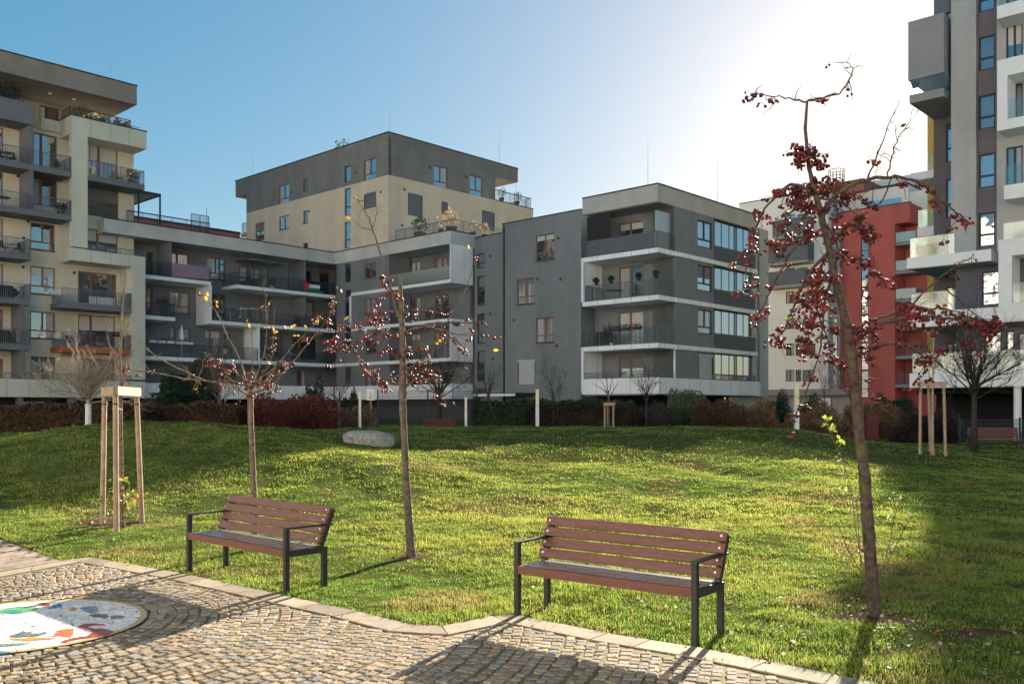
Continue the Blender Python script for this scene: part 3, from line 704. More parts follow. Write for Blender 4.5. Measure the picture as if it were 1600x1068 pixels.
# ---- T: tower behind
T = Bld('apartment_building', 'tall sand coloured apartment tower with a dark taupe top storey behind the slate wing', 'building', 50, 61, 0)
TU = Face('U', 50.0); TV = Face('V', 60.96); VT = 60.96; zt1, zt2 = 21.8, 25.4
dk = M['dframe']
s1 = [(fr(TU, 569, 301, 587.5, 325.5), 'shutter'), (fr(TU, 538.5, 294, 548, 337), 'slit', 0, dk), (fr(TU, 538.5, 346, 548, 388), 'slit', 0, dk), (fr(TU, 399, 348, 413, 376), 'two_low', 0), (fr(TU, 436, 337, 452, 358), 'double', 0, None, True),
      (fr(TU, 473.5, 329, 481, 349), 'single', 1, None, True), (fr(TU, 473.5, 379, 481, 395), 'single', 2)]
s2 = [(fr(TU, 436, 288, 452, 319), 'two_low', 0), (fr(TU, 473.5, 278.5, 481, 299), 'single', 2), (fr(TU, 538.5, 259, 548, 284), 'single', 0, dk), (fr(TU, 569, 248, 587.5, 281), 'two_low', 0)]
Vend = TU.s(385)
h1 = openings(T, TU, s1); h2 = openings(T, TU, s2)
T.part('corner_wall', TV, 50.0, 50.319, 0, -.001, 14, zt1-.001, M['tbeige']); T.part('corner_wall', TV, 50.0, 50.319, 0, -.001, zt1+.002, zt2-.4, M['tdark'])
T.wall(TU, VT+.002, Vend, 14, zt1, h1, M['tbeige'], thick=.3); T.wall(TU, VT, Vend, zt1+.002, zt2-.4, h2, M['tdark'])
s3 = [(fr(TV, 637.5, 303, 660, 338), 'shutter'), (fr(TV, 690, 315, 699.5, 336.5), 'shutter'), (fr(TV, 753, 330, 772.5, 359), 'shutter')]
s4 = [(fr(TV, 677.5, 260, 699, 294.5), 'two_low', 0), (fr(TV, 734, 275, 754, 307), 'two_low', 0)]
Uw = TV.s(774); Uu = TV.s(833); Uo = TV.s(809)
h3 = openings(T, TV, s3); h4 = openings(T, TV, s4)
T.wall(TV, 50.32, Uu, 14, zt1-.001, h3, M['tbeige']); T.wall(TV, 50.32, Uw, zt1+.002, zt2-.4, h4, M['tdark'])
T.add('core_wall', MB().box(50.45, Uu-.01, 61.4, Vend-.01, 14, zt1-.002), M['tbeige']); T.add('core_wall', MB().box(50.45, Uw-.01, 61.4, Vend-.01, zt1, zt2-.401), M['tdark'])
zo = TV.z(285, Uo)
T.add('roof', MB().box(49.99, Uo, 60.94, Vend+1.0, zt2-.399, zt2), M['tdark'])
T.add('roof_overhang', MB().box(Uw+.003, Uo, 60.95, 79, zo, zt2-.4), M['tdark'])
Vo = TU.s(368); zo2 = TU.z(308, Vo)
T.add('roof_overhang', MB().box(50.0, 68, Vend+.003, Vo, zo2, zt2-.401), M['tdark']); T.add('roof', MB().box(49.99, 68, Vend+1.01, Vo+.01, zt2-.4, zt2), M['tdark'])
T.add('roof_edge', MB().box(49.93, 50.2, 60.9, Vo+.05, zt2+.002, zt2+.09), M['coping']); T.add('roof_edge', MB().box(50.21, Uo+.05, 60.9, 61.15, zt2+.002, zt2+.09), M['coping'])
T.add('roof_edge', MB().box(Uw, Uu+.04, 60.9, 61.15, zt1+.002, zt1+.07), M['coping'])
for face, lst in ((TU, ((456, 300), (483, 330), (556, 270), (595, 300))), (TV, ((632, 296), (672, 262), (628, 352), (728, 276)))):
    for px, py in lst:
        t = face.s(px); z = face.z(py, t); T.part('wall_vent', face, t-.1, t+.1, .002, .03, z-.1, z+.1, M['dframe'])
o = T.part('terrace_rail', TV, Uw, Uu, -.2, -.23, zt1+1.05, zt1+1.09, M['rail']); T.rail(o, [(Uw, 61.2), (Uu-.1, 61.2), (Uu-.1, 70)], zt1+.07, 1.05)
zb = TU.z(362, Vend)
o = T.add('balcony', MB().box(50.3, 54, Vend+.002, TU.s(372), zb-.3, zb), M['slabdark']); T.rail(o, [(50.4, Vend), (50.4, TU.s(372)-.1), (54, TU.s(372)-.1)], zb, 1.1)
T.add('lower_floors', MB().box(51, 68, 62, Vend-.5, .5, 13.99), M['tbeige'])
T.rod(50.6, 61.5, zt2, 2.4); T.rod(Uo-1.5, 62, zt2, 3.8); T.rod(50.5, Vo-2.5, zt2, 3.2); T.rod(Uu-2, 61.4, zt1, 4.2)

# ---- D and C: slate block with the corner balconies
C = Bld('apartment_building', 'graphite apartment block at the centre with pale roof, corner balconies and glazed bays', 'building', 49, 40, 0)
DW = Face('U', 50.6); CW = Face('U', 49.1); CB = Face('U', 50.0); CF = Face('U', 48.0)
VcB = VofU(785, 49.1)
spd = [(fr(DW, 745.5, y0, 757.5, y1), 'slit', g, dk) for (y0, y1, g) in ((396, 419, 1), (431, 477.5, 1), (489.5, 537, 1), (548, 595, 1), (607, 636, 2))]
hd = openings(C, DW, spd); C.wall(DW, VcB, Vc+.01, .6, 15.2, hd, M['cwall'], body=9)
Vl = VofU(908, 49.1)
spc = [(fr(CW, 837, 366, 866, 407), 'two_low', 0, None, True), (fr(CW, 808, 435, 835, 475), 'two_low', 3, None, True), (fr(CW, 837.6, 496, 866, 535), 'two_low', 3, None, True), (fr(CW, 809, 562, 836, 600), 'shutterl')]
hc = openings(C, CW, spc); C.wall(CW, Vl, VcB, .6, 15.45, hc, M['cwall'], body=10)
C.add('roof_edge', MB().box(49.05, 49.35, Vl, VcB+.02, 15.452, 15.53), M['coping']); C.add('roof_edge', MB().box(50.55, 50.9, VcB+.05, Vc, 15.202, 15.28), M['coping'])
V1 = 32.25; V2 = CF.s(910); fc = [2.95, 5.95, 8.95, 11.9]; zc1 = 15.85; zc0 = 14.78
spb = []
for i, z in enumerate(fc):
    spb.append((zrect(CB, 967, 1020, z+.05, z+2.35), 'door_r', [0, 3, 2, 2][i]))
hbk = openings(C, CB, spb); C.wall(CB, V1+.001, V2, 2.8, zc0, hbk, M['cwall'], body=.6, thick=.6)
CV = Face('V', V1); Ucor = 50.0
def uz(px): return CV.s(px)
spr = [(fr(CV, 1090, 346, 1113, 387), 'two_low', 0, M['dframe']), (fr(CV, 1090, 415, 1113, 455), 'two_low', 0, M['dframe']), (fr(CV, 1091, 484, 1113, 522), 'two_low', 3, M['dframe']), (fr(CV, 1091.5, 554, 1114, 591), 'shutterl')]
hr = openings(C, CV, spr); Ub = uz(1115.5); Ud_ = uz(1181)
C.wall(CV, Ucor, Ub, 2.8, zc0, hr, M['cwall'], body=2.5)
C.add('core_wall', MB().box(Ub+.01, Ud_, V1+1.6, V1+9, 2.7, zc0), M['cwall']); C.add('core_wall', MB().box(50.62, Ub+.5, V1+2.6, V2+2, 2.7, zc0-.01), M['cwall'])
Upe = uz(1201)
C.add('end_wall', MB().box(Ud_+.01, Upe, V1+.02, V1+9, 2.7, 15.0), M['cband'])
C.add('end_wall', MB().box(Upe+.01, uz(1208), V1+.5, V1+9, 2.7, 9.4), M['cband'])
C.add('roof', MB().box(48.0, Ud_+.25, V1, V2, zc0+.001, zc1), M['cband']); C.add('roof_edge', MB().box(47.95, 48.3, V1-.05, V2, zc1+.002, zc1+.08), M['coping']); C.add('roof_edge', MB().box(48.31, Ud_+.3, V1-.05, V1+.3, zc1+.002, zc1+.08), M['coping'])
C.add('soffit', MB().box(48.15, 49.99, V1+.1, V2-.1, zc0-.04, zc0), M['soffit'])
for i, z in enumerate(fc[1:]):
    mb = MB().box(48.0, 49.997, V1-.02, V2, z-.3, z)
    o = C.add('balcony', mb, M['white'])
    C.rail(o, [(49.95, V2-.2), (48.08, V2-.2), (48.08, V1+.06), (49.95, V1+.06)] if i < 2 else [(48.08, V2-.2), (48.08, V1+.06), (49.95, V1+.06)], z+.002, 1.05, M['rail'])
    if i == 2: C.rail(o, [(48.13, V2-.3), (48.13, V1+.1)], z+.05, .95, M['rail'], 'panel', 'rail_screen')
    C.add('floor_band', MB().box(50.0, Ud_+.1, V1-.1, V1+1.5, z-.3, z-.02), M['white'])
# plinth band, side screens
C.part('plinth_band', CF, V1-.1, V2, .05, -.15, 2.78, 3.8, M['white']); C.part('plinth_band', CV, 48.21, Ud_+.5, .1, -.3, 2.78, 3.79, M['white'])
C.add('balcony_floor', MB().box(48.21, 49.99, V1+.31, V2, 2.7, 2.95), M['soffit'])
o = C.part('balcony_rail', CF, V1, V2, -.02, -.05, 4.2, 4.23, M['rail']); C.rail(o, [(48.04, V2-.05), (48.04, V1+.04), (49.9, V1+.04)], 3.802, .42)
for (za, zb) in ((2.96, 5.64), (8.96, 11.59)):
    C.add('side_panel', MB().box(48.01, 49.99, V2-.12, V2-.01, za, zb), M['white']); C.add('white_frame', MB().box(47.94, 48.0, V2-.14, V2+.06, za-.01, zb+.3), M['trim'])
C.add('white_frame', MB().box(49.90, 49.997, V1-.01, V1+.09, 3.8, 5.64), M['trim'])
C.add('privacy_screen', MB().box(48.1, 49.8, V1+.25, V1+.29, 11.95, 14.3), M['balfrost'])
C.add('privacy_screen', MB().box(48.12, 48.16, V2-2.2, V2-.3, 13., 14.6), mat('cloth_dark', (.03, .03, .035), .9))
# glazed bays on the right flank
for i, z in enumerate(fc):
    top = (fc[i+1]-.31) if i < 3 else zc0; z_ = z if i else 3.79
    mb = MB(); us = [Ub+(Ud_-Ub)*f for f in (0, .10, .26, .44, .56, .62, .78, .97)]
    for u in us: mb.box(u-.03, u+.03, V1+.30, V1+.36, z_, top)
    mb.box(Ub, Ud_, V1+.29, V1+.37, top-.08, top); mb.box(Ub, Ud_, V1+.29, V1+.37, z_, z_+.06)
    o = C.add('glazed_bay', mb, M['dframe'])
    for a_, b_ in zip(us[:-1], us[1:]):
        g = 2 if abs((a_-Ub)/(Ud_-Ub)-.56) < .02 else 0
        C.add('pane', MB().box(a_+.03, b_-.03, V1+.32, V1+.335, z_+.06, top-.08), GL[g], o)
    rb = C.part('bay_rail', CV, Ub, Ud_, -.04, -.07, (z_+1.03) if i else 4.19, (z_+1.06) if i else 4.22, M['rail'])
    C.rail(rb, [(Ub+.05, V1+.05), (Ud_-.02, V1+.05)], z_+.002, 1.03 if i else .4, M['rail'])
    if i: C.rail(rb, [(Ub+.05, V1+.09), (Ud_-.02, V1+.09)], z_+.05, .92, mat('rail_mesh', (.13, .14, .15), .6), 'panel', 'rail_screen')
C.rod(48.3, 33.2, zc1, 3.1); C.rod(uz(1136), 33, zc1, 3.4); C.rod(60, 33.4, zc1, 1.2)
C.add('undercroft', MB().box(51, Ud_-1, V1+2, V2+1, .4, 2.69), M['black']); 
for u in (50.5, 54, 58): C.add('pier', MB().box(u, u+.4, V1+.6, V1+1, .4, 2.699), M['base'])
C.add('base_wall', MB().box(uz(1150), uz(1198), V1+.4, V1+.6, .5, 2.698), M['cband'])
for face, lst in ((CW, ((840, 436), (872, 372), (803, 500), (870, 540), (876, 436))), (DW, ((766, 400), (766, 490), (770, 560)))):
    for px, py in lst:
        t = face.s(px); z = face.z(py, t); C.part('wall_vent', face, t-.09, t+.09, .002, .03, z-.09, z+.09, M['dframe'])
t = CW.s(788); C.part('downpipe', CW, t-.05, t+.05, .003, .09, .7, 15.3, M['coping']); C.part('downpipe', CV, uz(1184), uz(1184)+.1, .003, .09, 2.8, 14.9, M['rail'])
# canopy over the entrance
t0, t1 = CW.s(771), CW.s(838); zk = CW.z(617, t1)
o = C.part('canopy', CW, t0, t1, .02, 2.2, zk, zk+.16, M['coping']); C.part('canopy_edge', CW, t0, t1, 2.21, 2.28, zk-.08, zk+.1, M['trim'], o)

# ---- E: white building behind, F: red building
E = Bld('apartment_building', 'white apartment block with dark recessed balconies beyond the graphite block', 'building', 96, 47, 0)
EW = Face('U', 96.); Ve1, Ve0 = EW.s(1155), EW.s(1293); ze = EW.z(318, EW.s(1161))
spe = []
for y0, y1 in ((577.5, 595.5), (536.5, 555.5), (497, 514), (455, 474)):
    for a, b, g in ((1228, 1241, 3), (1243, 1252, 1), (1254, 1274, 0)): spe.append((fr(EW, a, y0, b, y1), 'double', g if y0 > 570 else random.choice([1, 2]), dk))
for y0, y1 in ((335, 352), (377, 400), (419, 442)):
    spe.append((fr(EW, 1226, y0, 1242, y1), 'double', 0, dk)); spe.append((fr(EW, 1246, y0-1, 1262, y1), 'double', 1, dk))
he = openings(E, EW, spe); E.wall(EW, Ve0, Ve1, 4.0, ze, he, M['ewhite'], body=11)
E.add('roof_edge', MB().box(95.95, 96.3, Ve0, Ve1, ze+.002, ze+.1), M['coping'])
for y in (369, 401, 447 ):
    pass
for (x0, x1, y0, y1) in ((1217, 1272, 345, 370), (1210, 1272, 383, 411), (1210, 1268, 425, 447)):
    t0, t1 = EW.s(x0), EW.s(x1); zb_ = EW.z(y1, (t0+t1)/2); zt_ = EW.z(y0, (t0+t1)/2)
    o = E.balcony(EW, t0, t1, zb_, 1.6, .3, M['soffit'], None); E.rail(o, [EW.P(t0, .05), EW.P(t0, 1.5), EW.P(t1, 1.5), EW.P(t1, .05)], zb_, max(1.1, zt_-zb_), mat('panel_lead', (.12, .13, .15), .7), 'panel')
E.add('stair_wall', MB().box(96.4, 104, EW.s(1310), Ve0-.01, 3.5, 21.3), M['emauve'])
SW_ = Face('U', 96.4)
for k in range(7): 
    r = (SW_.s(1308), SW_.s(1302.5), 4.5+k*2.95, 6.9+k*2.95)
    E.part('stair_window', SW_, r[0], r[1], .003, .06, r[2], r[3], GL[1] if k % 2 else GL[2])
E.add('ground_storey', MB().box(96.5, 106, EW.s(1330), Ve1, .6, 3.98), M['soffit']); E.part('ground_band', EW, EW.s(1330), Ve1, .3, -.3, 3.3, 3.99, M['emauve'])
E.part('door_panel', Face('U', 96.4), VofU(1298, 96.4), VofU(1279, 96.4), .0, .09, .6, 3.0, M['trim'])
E.add('penthouse', MB().box(99, 107, EW.s(1285), EW.s(1215), ze, ze+1.6), M['ewhite']); zk_ = EYE+(HY-278)*depth(98.8, VofU(1350, 98.8))/F0; E.add('penthouse_roof', MB().box(98.8, 107.2, VofU(1350, 98.8), VofU(1262, 98.8), zk_-1.3, zk_), M['fpink'])
# vent ring on roof
cpos = (98.6, VofU(1307, 98.6)); zc_ = EYE+(HY-280)*depth(*cpos)/F0
mb = MB()
for k in range(14):
    a = 2*math.pi*k/14; mb.tube([(cpos[0]+.85*math.cos(a), cpos[1]+.85*math.sin(a), zc_-.9), (cpos[0]+.85*math.cos(a), cpos[1]+.85*math.sin(a), zc_+1.0)], .03, 4)
for zz_ in (zc_-.5, zc_+.3, zc_+1.0): mb.tube([(cpos[0]+.85*math.cos(2*math.pi*k/20), cpos[1]+.85*math.sin(2*math.pi*k/20), zz_) for k in range(21)], .035, 4)
E.add('ladder_cage', mb, M['coping'])

Fb = Bld('apartment_building', 'red apartment block with dark glass strip and corner balconies, right of the white block', 'building', 97, 36, 0)
FW = Face('U', 97.); Vf1, Vf0 = FW.s(1286), FW.s(1422); zf_ = FW.z(316, Vf0); Vr = FW.s(1398)
spf = []
for k in range(7):
    spf.append((zrect(FW, 1345, 1357, 3.0+k*2.95, 5.9+k*2.95), 'slit', [1, 0, 0, 0, 0, 1, 1][k], dk))
hf = openings(Fb, FW, [s_ for s_ in spf if s_[0][3] < zf_-.3]); Fb.wall(FW, Vr, Vf1, .6, zf_, hf, M['fred'], body=11)
FV = Face('V', Vf0)
Fb.add('roof', MB().box(97.0, 110, Vf0, Vr-.002, zf_-2.0, zf_), M['fred']); Fb.add('roof_edge', MB().box(96.95, 97.3, Vf0-.04, Vf1, zf_+.002, zf_+.1), M['coping'])
FB2 = Face('U', 99.6)
hf2 = openings(Fb, FB2, [(zrect(FB2, 1405, 1414, 1.5+k*2.95, 3.8+k*2.95), 'double', 2, dk) for k in range(7)])
Fb.wall(FB2, Vf0-6, Vr-.003, .6, zf_-2.01, hf2, M['fred'], body=8)
for k in range(1, 7):
    z = 1.4+k*2.95
    o = Fb.add('balcony', MB().box(97.1, 99.59, Vf0-.6, Vr-.01, z-.3, z), M['emauve']); Fb.rail(o, [(97.15, Vr-.05), (97.15, Vf0-.5), (99.5, Vf0-.5)], z, 1.05, M['balfrost'] if k > 3 else M['rail'], 'panel' if k > 3 else 'bars')
Fb.add('penthouse', MB().box(100, 110, VofU(1419, 100), Vf1, zf_, zf_+2.6), M['ewhite']); Fb.add('penthouse', MB().box(104, 112, 24, VofU(1360, 104), zf_+2.61, zf_+4.6), M['ewhite'])
Fb.add('penthouse_roof', MB().box(99.8, 110.2, VofU(1420, 100), VofU(1372, 100), zf_+2.601, zf_+2.8), M['coping'])
Fb.add('pane', MB().box(99.93, 99.99, VofU(1408, 100), VofU(1354, 100), zf_+.4, zf_+1.35), GL[0])
Fb.add('penthouse_wing', MB().box(100.6, 112, 18, VofU(1419, 100)-.01, zf_-3, zf_+1.9), M['ewhite'])

# ---- G: tall tower at the right edge
G = Bld('apartment_building', 'tall ash grey apartment tower at the right edge with white framed balconies and glass rails', 'building', 50, 14, 0)
GB = Face('U', 52.1); GC = Face('U', 48.9); GS = Face('U', 49.1); GF = Face('U', 47.5); VG = 17.15; ZT = 31.
gf = [3.2+3*i for i in range(10)]
spg = []
for z in gf[3:]: spg.append((zrect(GB, 1478, 1500, z-.1, z+2.0), 'single_low', 0, dk))
for z in gf[:3]: spg.append((zrect(GB, 1478, 1500, z+.1, z+2.2), 'double', 2, dk))
hg = openings(G, GB, spg); G.wall(GB, 6, VG, 3.0, ZT, hg, M['gdark'], body=1.3, thick=1.3)
Ga, Gb_, Gc = GC.s(1486), GC.s(1525), GC.s(1557)
G.add('wall', MB().box(48.9, 52.08, Gb_, Ga, 9.5, ZT-.01), M['glight'])
for k in range(7):
    z = 9.5+3*(k)
sps = [(fr(GS, 1529, 332-92*k, 1555, 385-92*k), 'single_low', [1, 0, 1, 1, 0][k], dk) for k in range(0, 5)]
G.wall(GS, Gc-.01, Gb_-.003, 9.5, ZT-.02, openings(G, GS, sps), M['gdark'])
spr_ = [(zrect(GC, 1572, 1598, z+.1, z+2.3), 'double', 1, dk) for z in gf[3:] if z < 27]
G.wall(GC, 2, Gc-.013, 9.5, ZT-.03, openings(G, GC, spr_), M['glight'])
spl = [(fr(GC, 1533.5, 423.5, 1561.5, 477), 'single_low', 0, dk), (fr(GC, 1537, 516, 1565, 551), 'single', 3, dk), (fr(GC, 1571, 516, 1585, 551), 'single', 3, dk), (zrect(GC, 1590, 1625, 3.4, 5.5), 'double', 2, dk)]
GL3 = GC.s(1493)
G.wall(GC, 2, GL3, 3.0, 9.49, openings(G, GC, spl), M['gdark2'])
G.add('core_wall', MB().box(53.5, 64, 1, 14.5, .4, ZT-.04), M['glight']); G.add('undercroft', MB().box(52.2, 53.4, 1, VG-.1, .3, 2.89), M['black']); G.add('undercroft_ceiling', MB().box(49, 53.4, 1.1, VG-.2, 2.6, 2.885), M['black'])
# long white balcony slabs and glass rails
for i, (z0_, z1_, px0) in enumerate(((2.9, 3.62, 1421), (5.95, 6.68, 1419), (8.92, 9.47, 1417))):
    vl = VofU(px0, 47.6)
    vr = 2 if i < 2 else GC.s(1561)
    o = G.add('balcony', MB().box(47.6, 52.05, vr, vl, z0_, z1_), M['trim']); G.add('soffit', MB().box(47.7, 52., vr+.1, vl-.1, z0_-.03, z0_-.001), M['soffit'], o)
    zr0 = z1_+.002; vm = VofU(1492, 47.8) if i else 2.1
    mb = MB(); pts = [(51.9, vl-.12), (47.72, vl-.12), (47.72, vm)]
    G.rail(o, pts, zr0, 1.0, M['balglass'], 'glass', 'glass_rail')
    mb = MB()
    for a_, b_ in zip(pts[:-1], pts[1:]): mb.beam((*a_, zr0+1.0), (*b_, zr0+1.0), .04, .03)
    n_ = int((vl-vm)/1.3)
    for k in range(n_+1): vv = vl-.12-k*1.3; mb.box(47.74, 47.76, vv-.015, vv+.015, zr0, zr0+1.)
    G.add('handrail', mb, M['rail'], o)
# boxes high on the left end
vl = VG-.02
def gbox(y0, y1, y2, px0=1419, glass=False):
    vl_ = VofU(px0, 48.4); za = EYE+(HY-y1)*depth(48.4, vl_)/F0; zb_ = EYE+(HY-y0)*depth(48.4, vl_)/F0
    o = G.add('balcony', MB().box(48.4, 52.09, GC.s(1480), vl_, za, zb_), M['gbox'])
    if y2: G.rail(o, [(52, vl_-.06), (48.46, vl_-.06), (48.46, GC.s(1486))], zb_+.01, y2, M['balglass'], 'glass', 'glass_rail')
    return o
gbox(35, 126, 1.0); gbox(149, 162, .85, 1421)
gbox(-60, -50, .85, 1421)
# balconies on the far flank
for (px0, yg, ys_, ye) in ((1423, 245, 271, 279), (1433, 329, 356, 367)):
    vl_ = VofU(px0, 54.); dd = depth(54., vl_)/F0; za, zb_, zc2 = EYE+(HY-ye)*dd, EYE+(HY-ys_)*dd, EYE+(HY-yg)*dd
    o = G.add('balcony', MB().box(54., 58, VG-.1, vl_, za-.15, zb_), M['trim']); G.rail(o, [(57.9, vl_-.05), (54.05, vl_-.05), (54.05, VG)], zb_+.002, zc2-zb_, M['balglass'], 'glass', 'glass_rail')
G.add('flank_wall', MB().box(56, 64, 14.4, VofU(1449, 56), 3, EYE+(HY-184)*depth(56, 17.6)/F0+1.2), M['gyellow'])
# right-hand white frames
def gframe(x0, x1, y0, y1, oy0, oy1, ox):
    t1, t0 = GF.s(x0), GF.s(x1); z0_, z1_ = GF.z(y1, t1), GF.z(y0, t1); to = GF.s(ox); oz0, oz1 = GF.z(oy1, to), GF.z(oy0, to)
    mb = MB(); GF.box(mb, to, t1, 0, -1.39, z0_, z1_); GF.box(mb, t0, to-.001, 0, -1.39, oz1, z1_); GF.box(mb, t0, to-.001, 0, -1.39, z0_, oz0)
    o = G.add('balcony_frame', mb, M['trim']); G.rail(o, [GF.P(to-.02, -.1), GF.P(t0, -.1)], oz0+.002, .95, M['balglass'], 'glass', 'glass_rail')
    return o
gframe(1560, 1640, 375, 500, 399, 473, 1581)
gframe(1558, 1640, 95, 205, 118, 186, 1574)
for (x0, y0, y1) in ((1558, 10, 30), (1568.5, 290, 312), (1566, 377, 379)):
    t1 = GF.s(x0); z0_, z1_ = GF.z(y1, t1), GF.z(y0, t1)
    if y1-y0 < 5: 
        zz_ = GF.z(377, t1); o = G.part('ledge', GF, 2, t1, 0, -1.39, zz_-.05, zz_, M['trim'])
        G.rail(o, [GF.P(t1-.05, -1.3), GF.P(t1-.05, -.05), GF.P(2, -.05)], zz_+.002, .85, M['balglass'], 'glass', 'glass_rail'); continue
    o = G.part('balcony', GF, 2, t1, 0, -1.39, z0_, z1_, M['trim']); G.rail(o, [GF.P(t1-.05, -1.3), GF.P(t1-.05, -.05), GF.P(2, -.05)], z1_+.002, .95, M['balglass'], 'glass', 'glass_rail')
pxp = 1590; vp = VofU(pxp, 47.8); G.add('post', MB().lathe([(.17, .2), (.17, 2.895)], (47.8, vp, 0), 14), M['trim'])
# unseen courtyard fronts behind the viewer, added to light the facades and panes
def back_front(name, face, t0, t1, zt, m, seed):
    rd = random.Random(seed); mb = MB(); org = (0, 0, 0); root = MB(); o = empty(name, (0, 0, 0), GRID); tag(o, kind='structure')
    hs = []; t = t0+2
    while t < t1-3:
        w_ = rd.choice([1.2, 1.8, 2.4])
        for k in range(int(zt/3)): hs.append((t, t+w_, .9+k*3, 2.5+k*3))
        t += w_+rd.uniform(1.6, 3.2)
    face.box(mb, t0, t1, 0, -8, 0, zt); mb.obj('wall', m, o)
    mg = MB()
    for h in hs: face.box(mg, h[0], h[1], .03, .0, h[2], h[3])
    mg.obj('windows', M['coping'], o); ms = MB()
    for k in range(1, int(zt/3)):
        tt = t0+rd.uniform(2, 6)
        while tt < t1-8: face.box(ms, tt, tt+6, 1.4, .01, k*3-.25, k*3+.9); tt += rd.uniform(11, 18)
    ms.obj('balconies', M['trim'], o)
class Facing(Face):
    def P(s, t, d=0.): return (t, s.c+d) if s.k == 'V' else (s.c+d, t)
back_front('unseen_courtyard_front', Facing('U', -30.), -34, 72, 26, mat('render_far_cream', (.78, .77, .75), .9, .05, 1.), 5)
back_front('unseen_courtyard_front', Facing('V', -36.), -28, 34, 26, mat('render_far_white', (.80, .80, .80), .9, .05, 1.), 6)
# ------------------------------------------------------------------ benches
benchwood = mat('bench_wood', (.125, .042, .029), .45, .25, 5., .25, 30, spec=.5)
def grain(m):
    nt = m.node_tree; n = [x for x in nt.nodes if x.type == 'TEX_NOISE'][0]; tc = [x for x in nt.nodes if x.type == 'TEX_COORD'][0]
    mp = nd(nt, 'ShaderNodeMapping'); mp.inputs['Scale'].default_value = (.9, 9, 9); nt.links.new(tc.outputs['Object'], mp.inputs[0]); nt.links.new(mp.outputs[0], n.inputs['Vector'])
grain(benchwood)
benchsheen = mat('bench_seat_sheen', (.30, .28, .275), .26, .3, 6., .15, 40, spec=.9); grain(benchsheen)  # pale grey puts the sky's reflection on the brown seat into its colour
bb = benchsheen.node_tree.nodes['Principled BSDF']; bb.inputs['Coat Weight'].default_value = 1; bb.inputs['Coat Roughness'].default_value = .22; bb.inputs['Coat IOR'].default_value = 1.9
steel = mat('bench_steel', (.022, .023, .026), .45, .15, 6., .1, 90, metal=.2, spec=.5)
rust = mat('bolt_metal', (.5, .5, .5), .3, .1, 5, metal=1)
def bench(loc, rz, label, L=1.8, group='wooden park benches', bolts=True):
    r = empty('park_bench', loc, rz); tag(r, label, 'bench', group)
    dep = .50; hs = .43; w = .045
    for x in (0, L-w):
        MB().box(x, x+w, 0, .05, 0, .64).obj('leg', steel, r); MB().box(x, x+w, dep-.045, dep+.005, 0, hs-.065).obj('leg', steel, r)
        MB().box(x, x+w, .051, dep+.005, hs-.064, hs-.004).obj('side_rail', steel, r)
        o = MB().box(x-.006, x+w+.006, 0, dep+.085, .641, .655).obj('armrest', steel, r)
        y0 = .43; MB().beam((x+w/2, y0, hs-.003), (x+w/2, dep+.085, .80), w, .05, (1, 0, 0)).obj('back_support', steel, r)
    x0, x1 = w+.001, L-w-.001
    MB().box(x0, x1, .0, .035, hs-.06, hs+.012).obj('front_board', benchwood, r)
    n = 5; ww = (.435-.042)/n
    for k in range(n): MB().box(x0, x1, .042+k*ww, .042+(k+1)*ww-.012, hs-.022, hs+.012).obj('seat_slat', benchsheen, r)
    MB().box(L/2-.02, L/2+.02, .036, .45, hs-.06, hs-.024).obj('seat_bearer', steel, r)
    dy, dz = dep+.085-.43, .80-hs; ln = math.hypot(dy, dz); dy /= ln; dz /= ln
    for k in range(4):
        s0 = .065+k*.102; a = Vector((0, .43+dy*s0-dz*.044, hs+dz*s0+dy*.044)); 
        mb = MB(); mb.beam((-.012, a.y, a.z), (L+.012, a.y, a.z), .033, .084, (0, dy, dz)); o = mb.obj('back_slat', benchwood, r)
        bv = o.modifiers.new('b', 'BEVEL'); bv.width = .006; bv.segments = 2
        if bolts:
            for x in (.03, L-.03):
                c = Vector((x, a.y-dz*.017, a.z+dy*.017)); MB().tube([c, c+Vector((0, -dz, dy))*.006], .010, 8).obj('bolt', rust, o)
    return r
def bench_from(p0, p1, label, **k):
    a = Vector((*gnd(*p0), 0)); b = Vector((*gnd(*p1), 0)); d = (b-a); L = d.length
    return bench((a.x, a.y, .012), math.atan2(d.y, d.x), label, L, **k)
bench_from((803, 962), (1088, 1012), 'larger slatted brown bench at the front, on the kerb right of centre')
bench_from((291, 894), (446, 931), 'slatted brown bench on the kerb, in front of the yellow-tipped tree')
yb = 34.6; bx = (1524-CX)/F0*yb
fb = bench((bx, yb+.3, H(bx, yb)+.02), R(-12), 'small distant plum-brown bench beside the dark wide-spreading bare tree', 1.75, bolts=False)

# ------------------------------------------------------------------ vegetation helpers
def bark(name, col, moss=None):
    m = mat(name, col, .95, .55, 22., 1., 38, spec=.1)
    if moss:
        nt = m.node_tree; b = nt.nodes['Principled BSDF']; src = b.inputs['Base Color'].links[0].from_socket
        n = nd(nt, 'ShaderNodeTexNoise'); n.inputs['Scale'].default_value = 5; tc = nd(nt, 'ShaderNodeTexCoord'); nt.links.new(tc.outputs['Object'], n.inputs['Vector'])
        cr = nd(nt, 'ShaderNodeValToRGB'); cr.color_ramp.elements[0].position = .55; cr.color_ramp.elements[1].position = .72; nt.links.new(n.outputs['Fac'], cr.inputs[0])
        mx = nd(nt, 'ShaderNodeMix', data_type='RGBA'); nt.links.new(cr.outputs[0], mx.inputs[0]); nt.links.new(src, mx.inputs[6]); mx.inputs[7].default_value = (*moss, 1)
        nt.links.new(mx.outputs[2], b.inputs['Base Color'])
    return m
bk1 = bark('bark_mossy', (.085, .064, .056), (.11, .11, .04)); bk2 = bark('bark_grey', (.125, .10, .085), (.15, .15, .10)); bk3 = bark('bark_light', (.33, .26, .21)); bk4 = bark('bark_dark', (.05, .042, .04))
bk5 = bark('bark_tan', (.165, .125, .10))
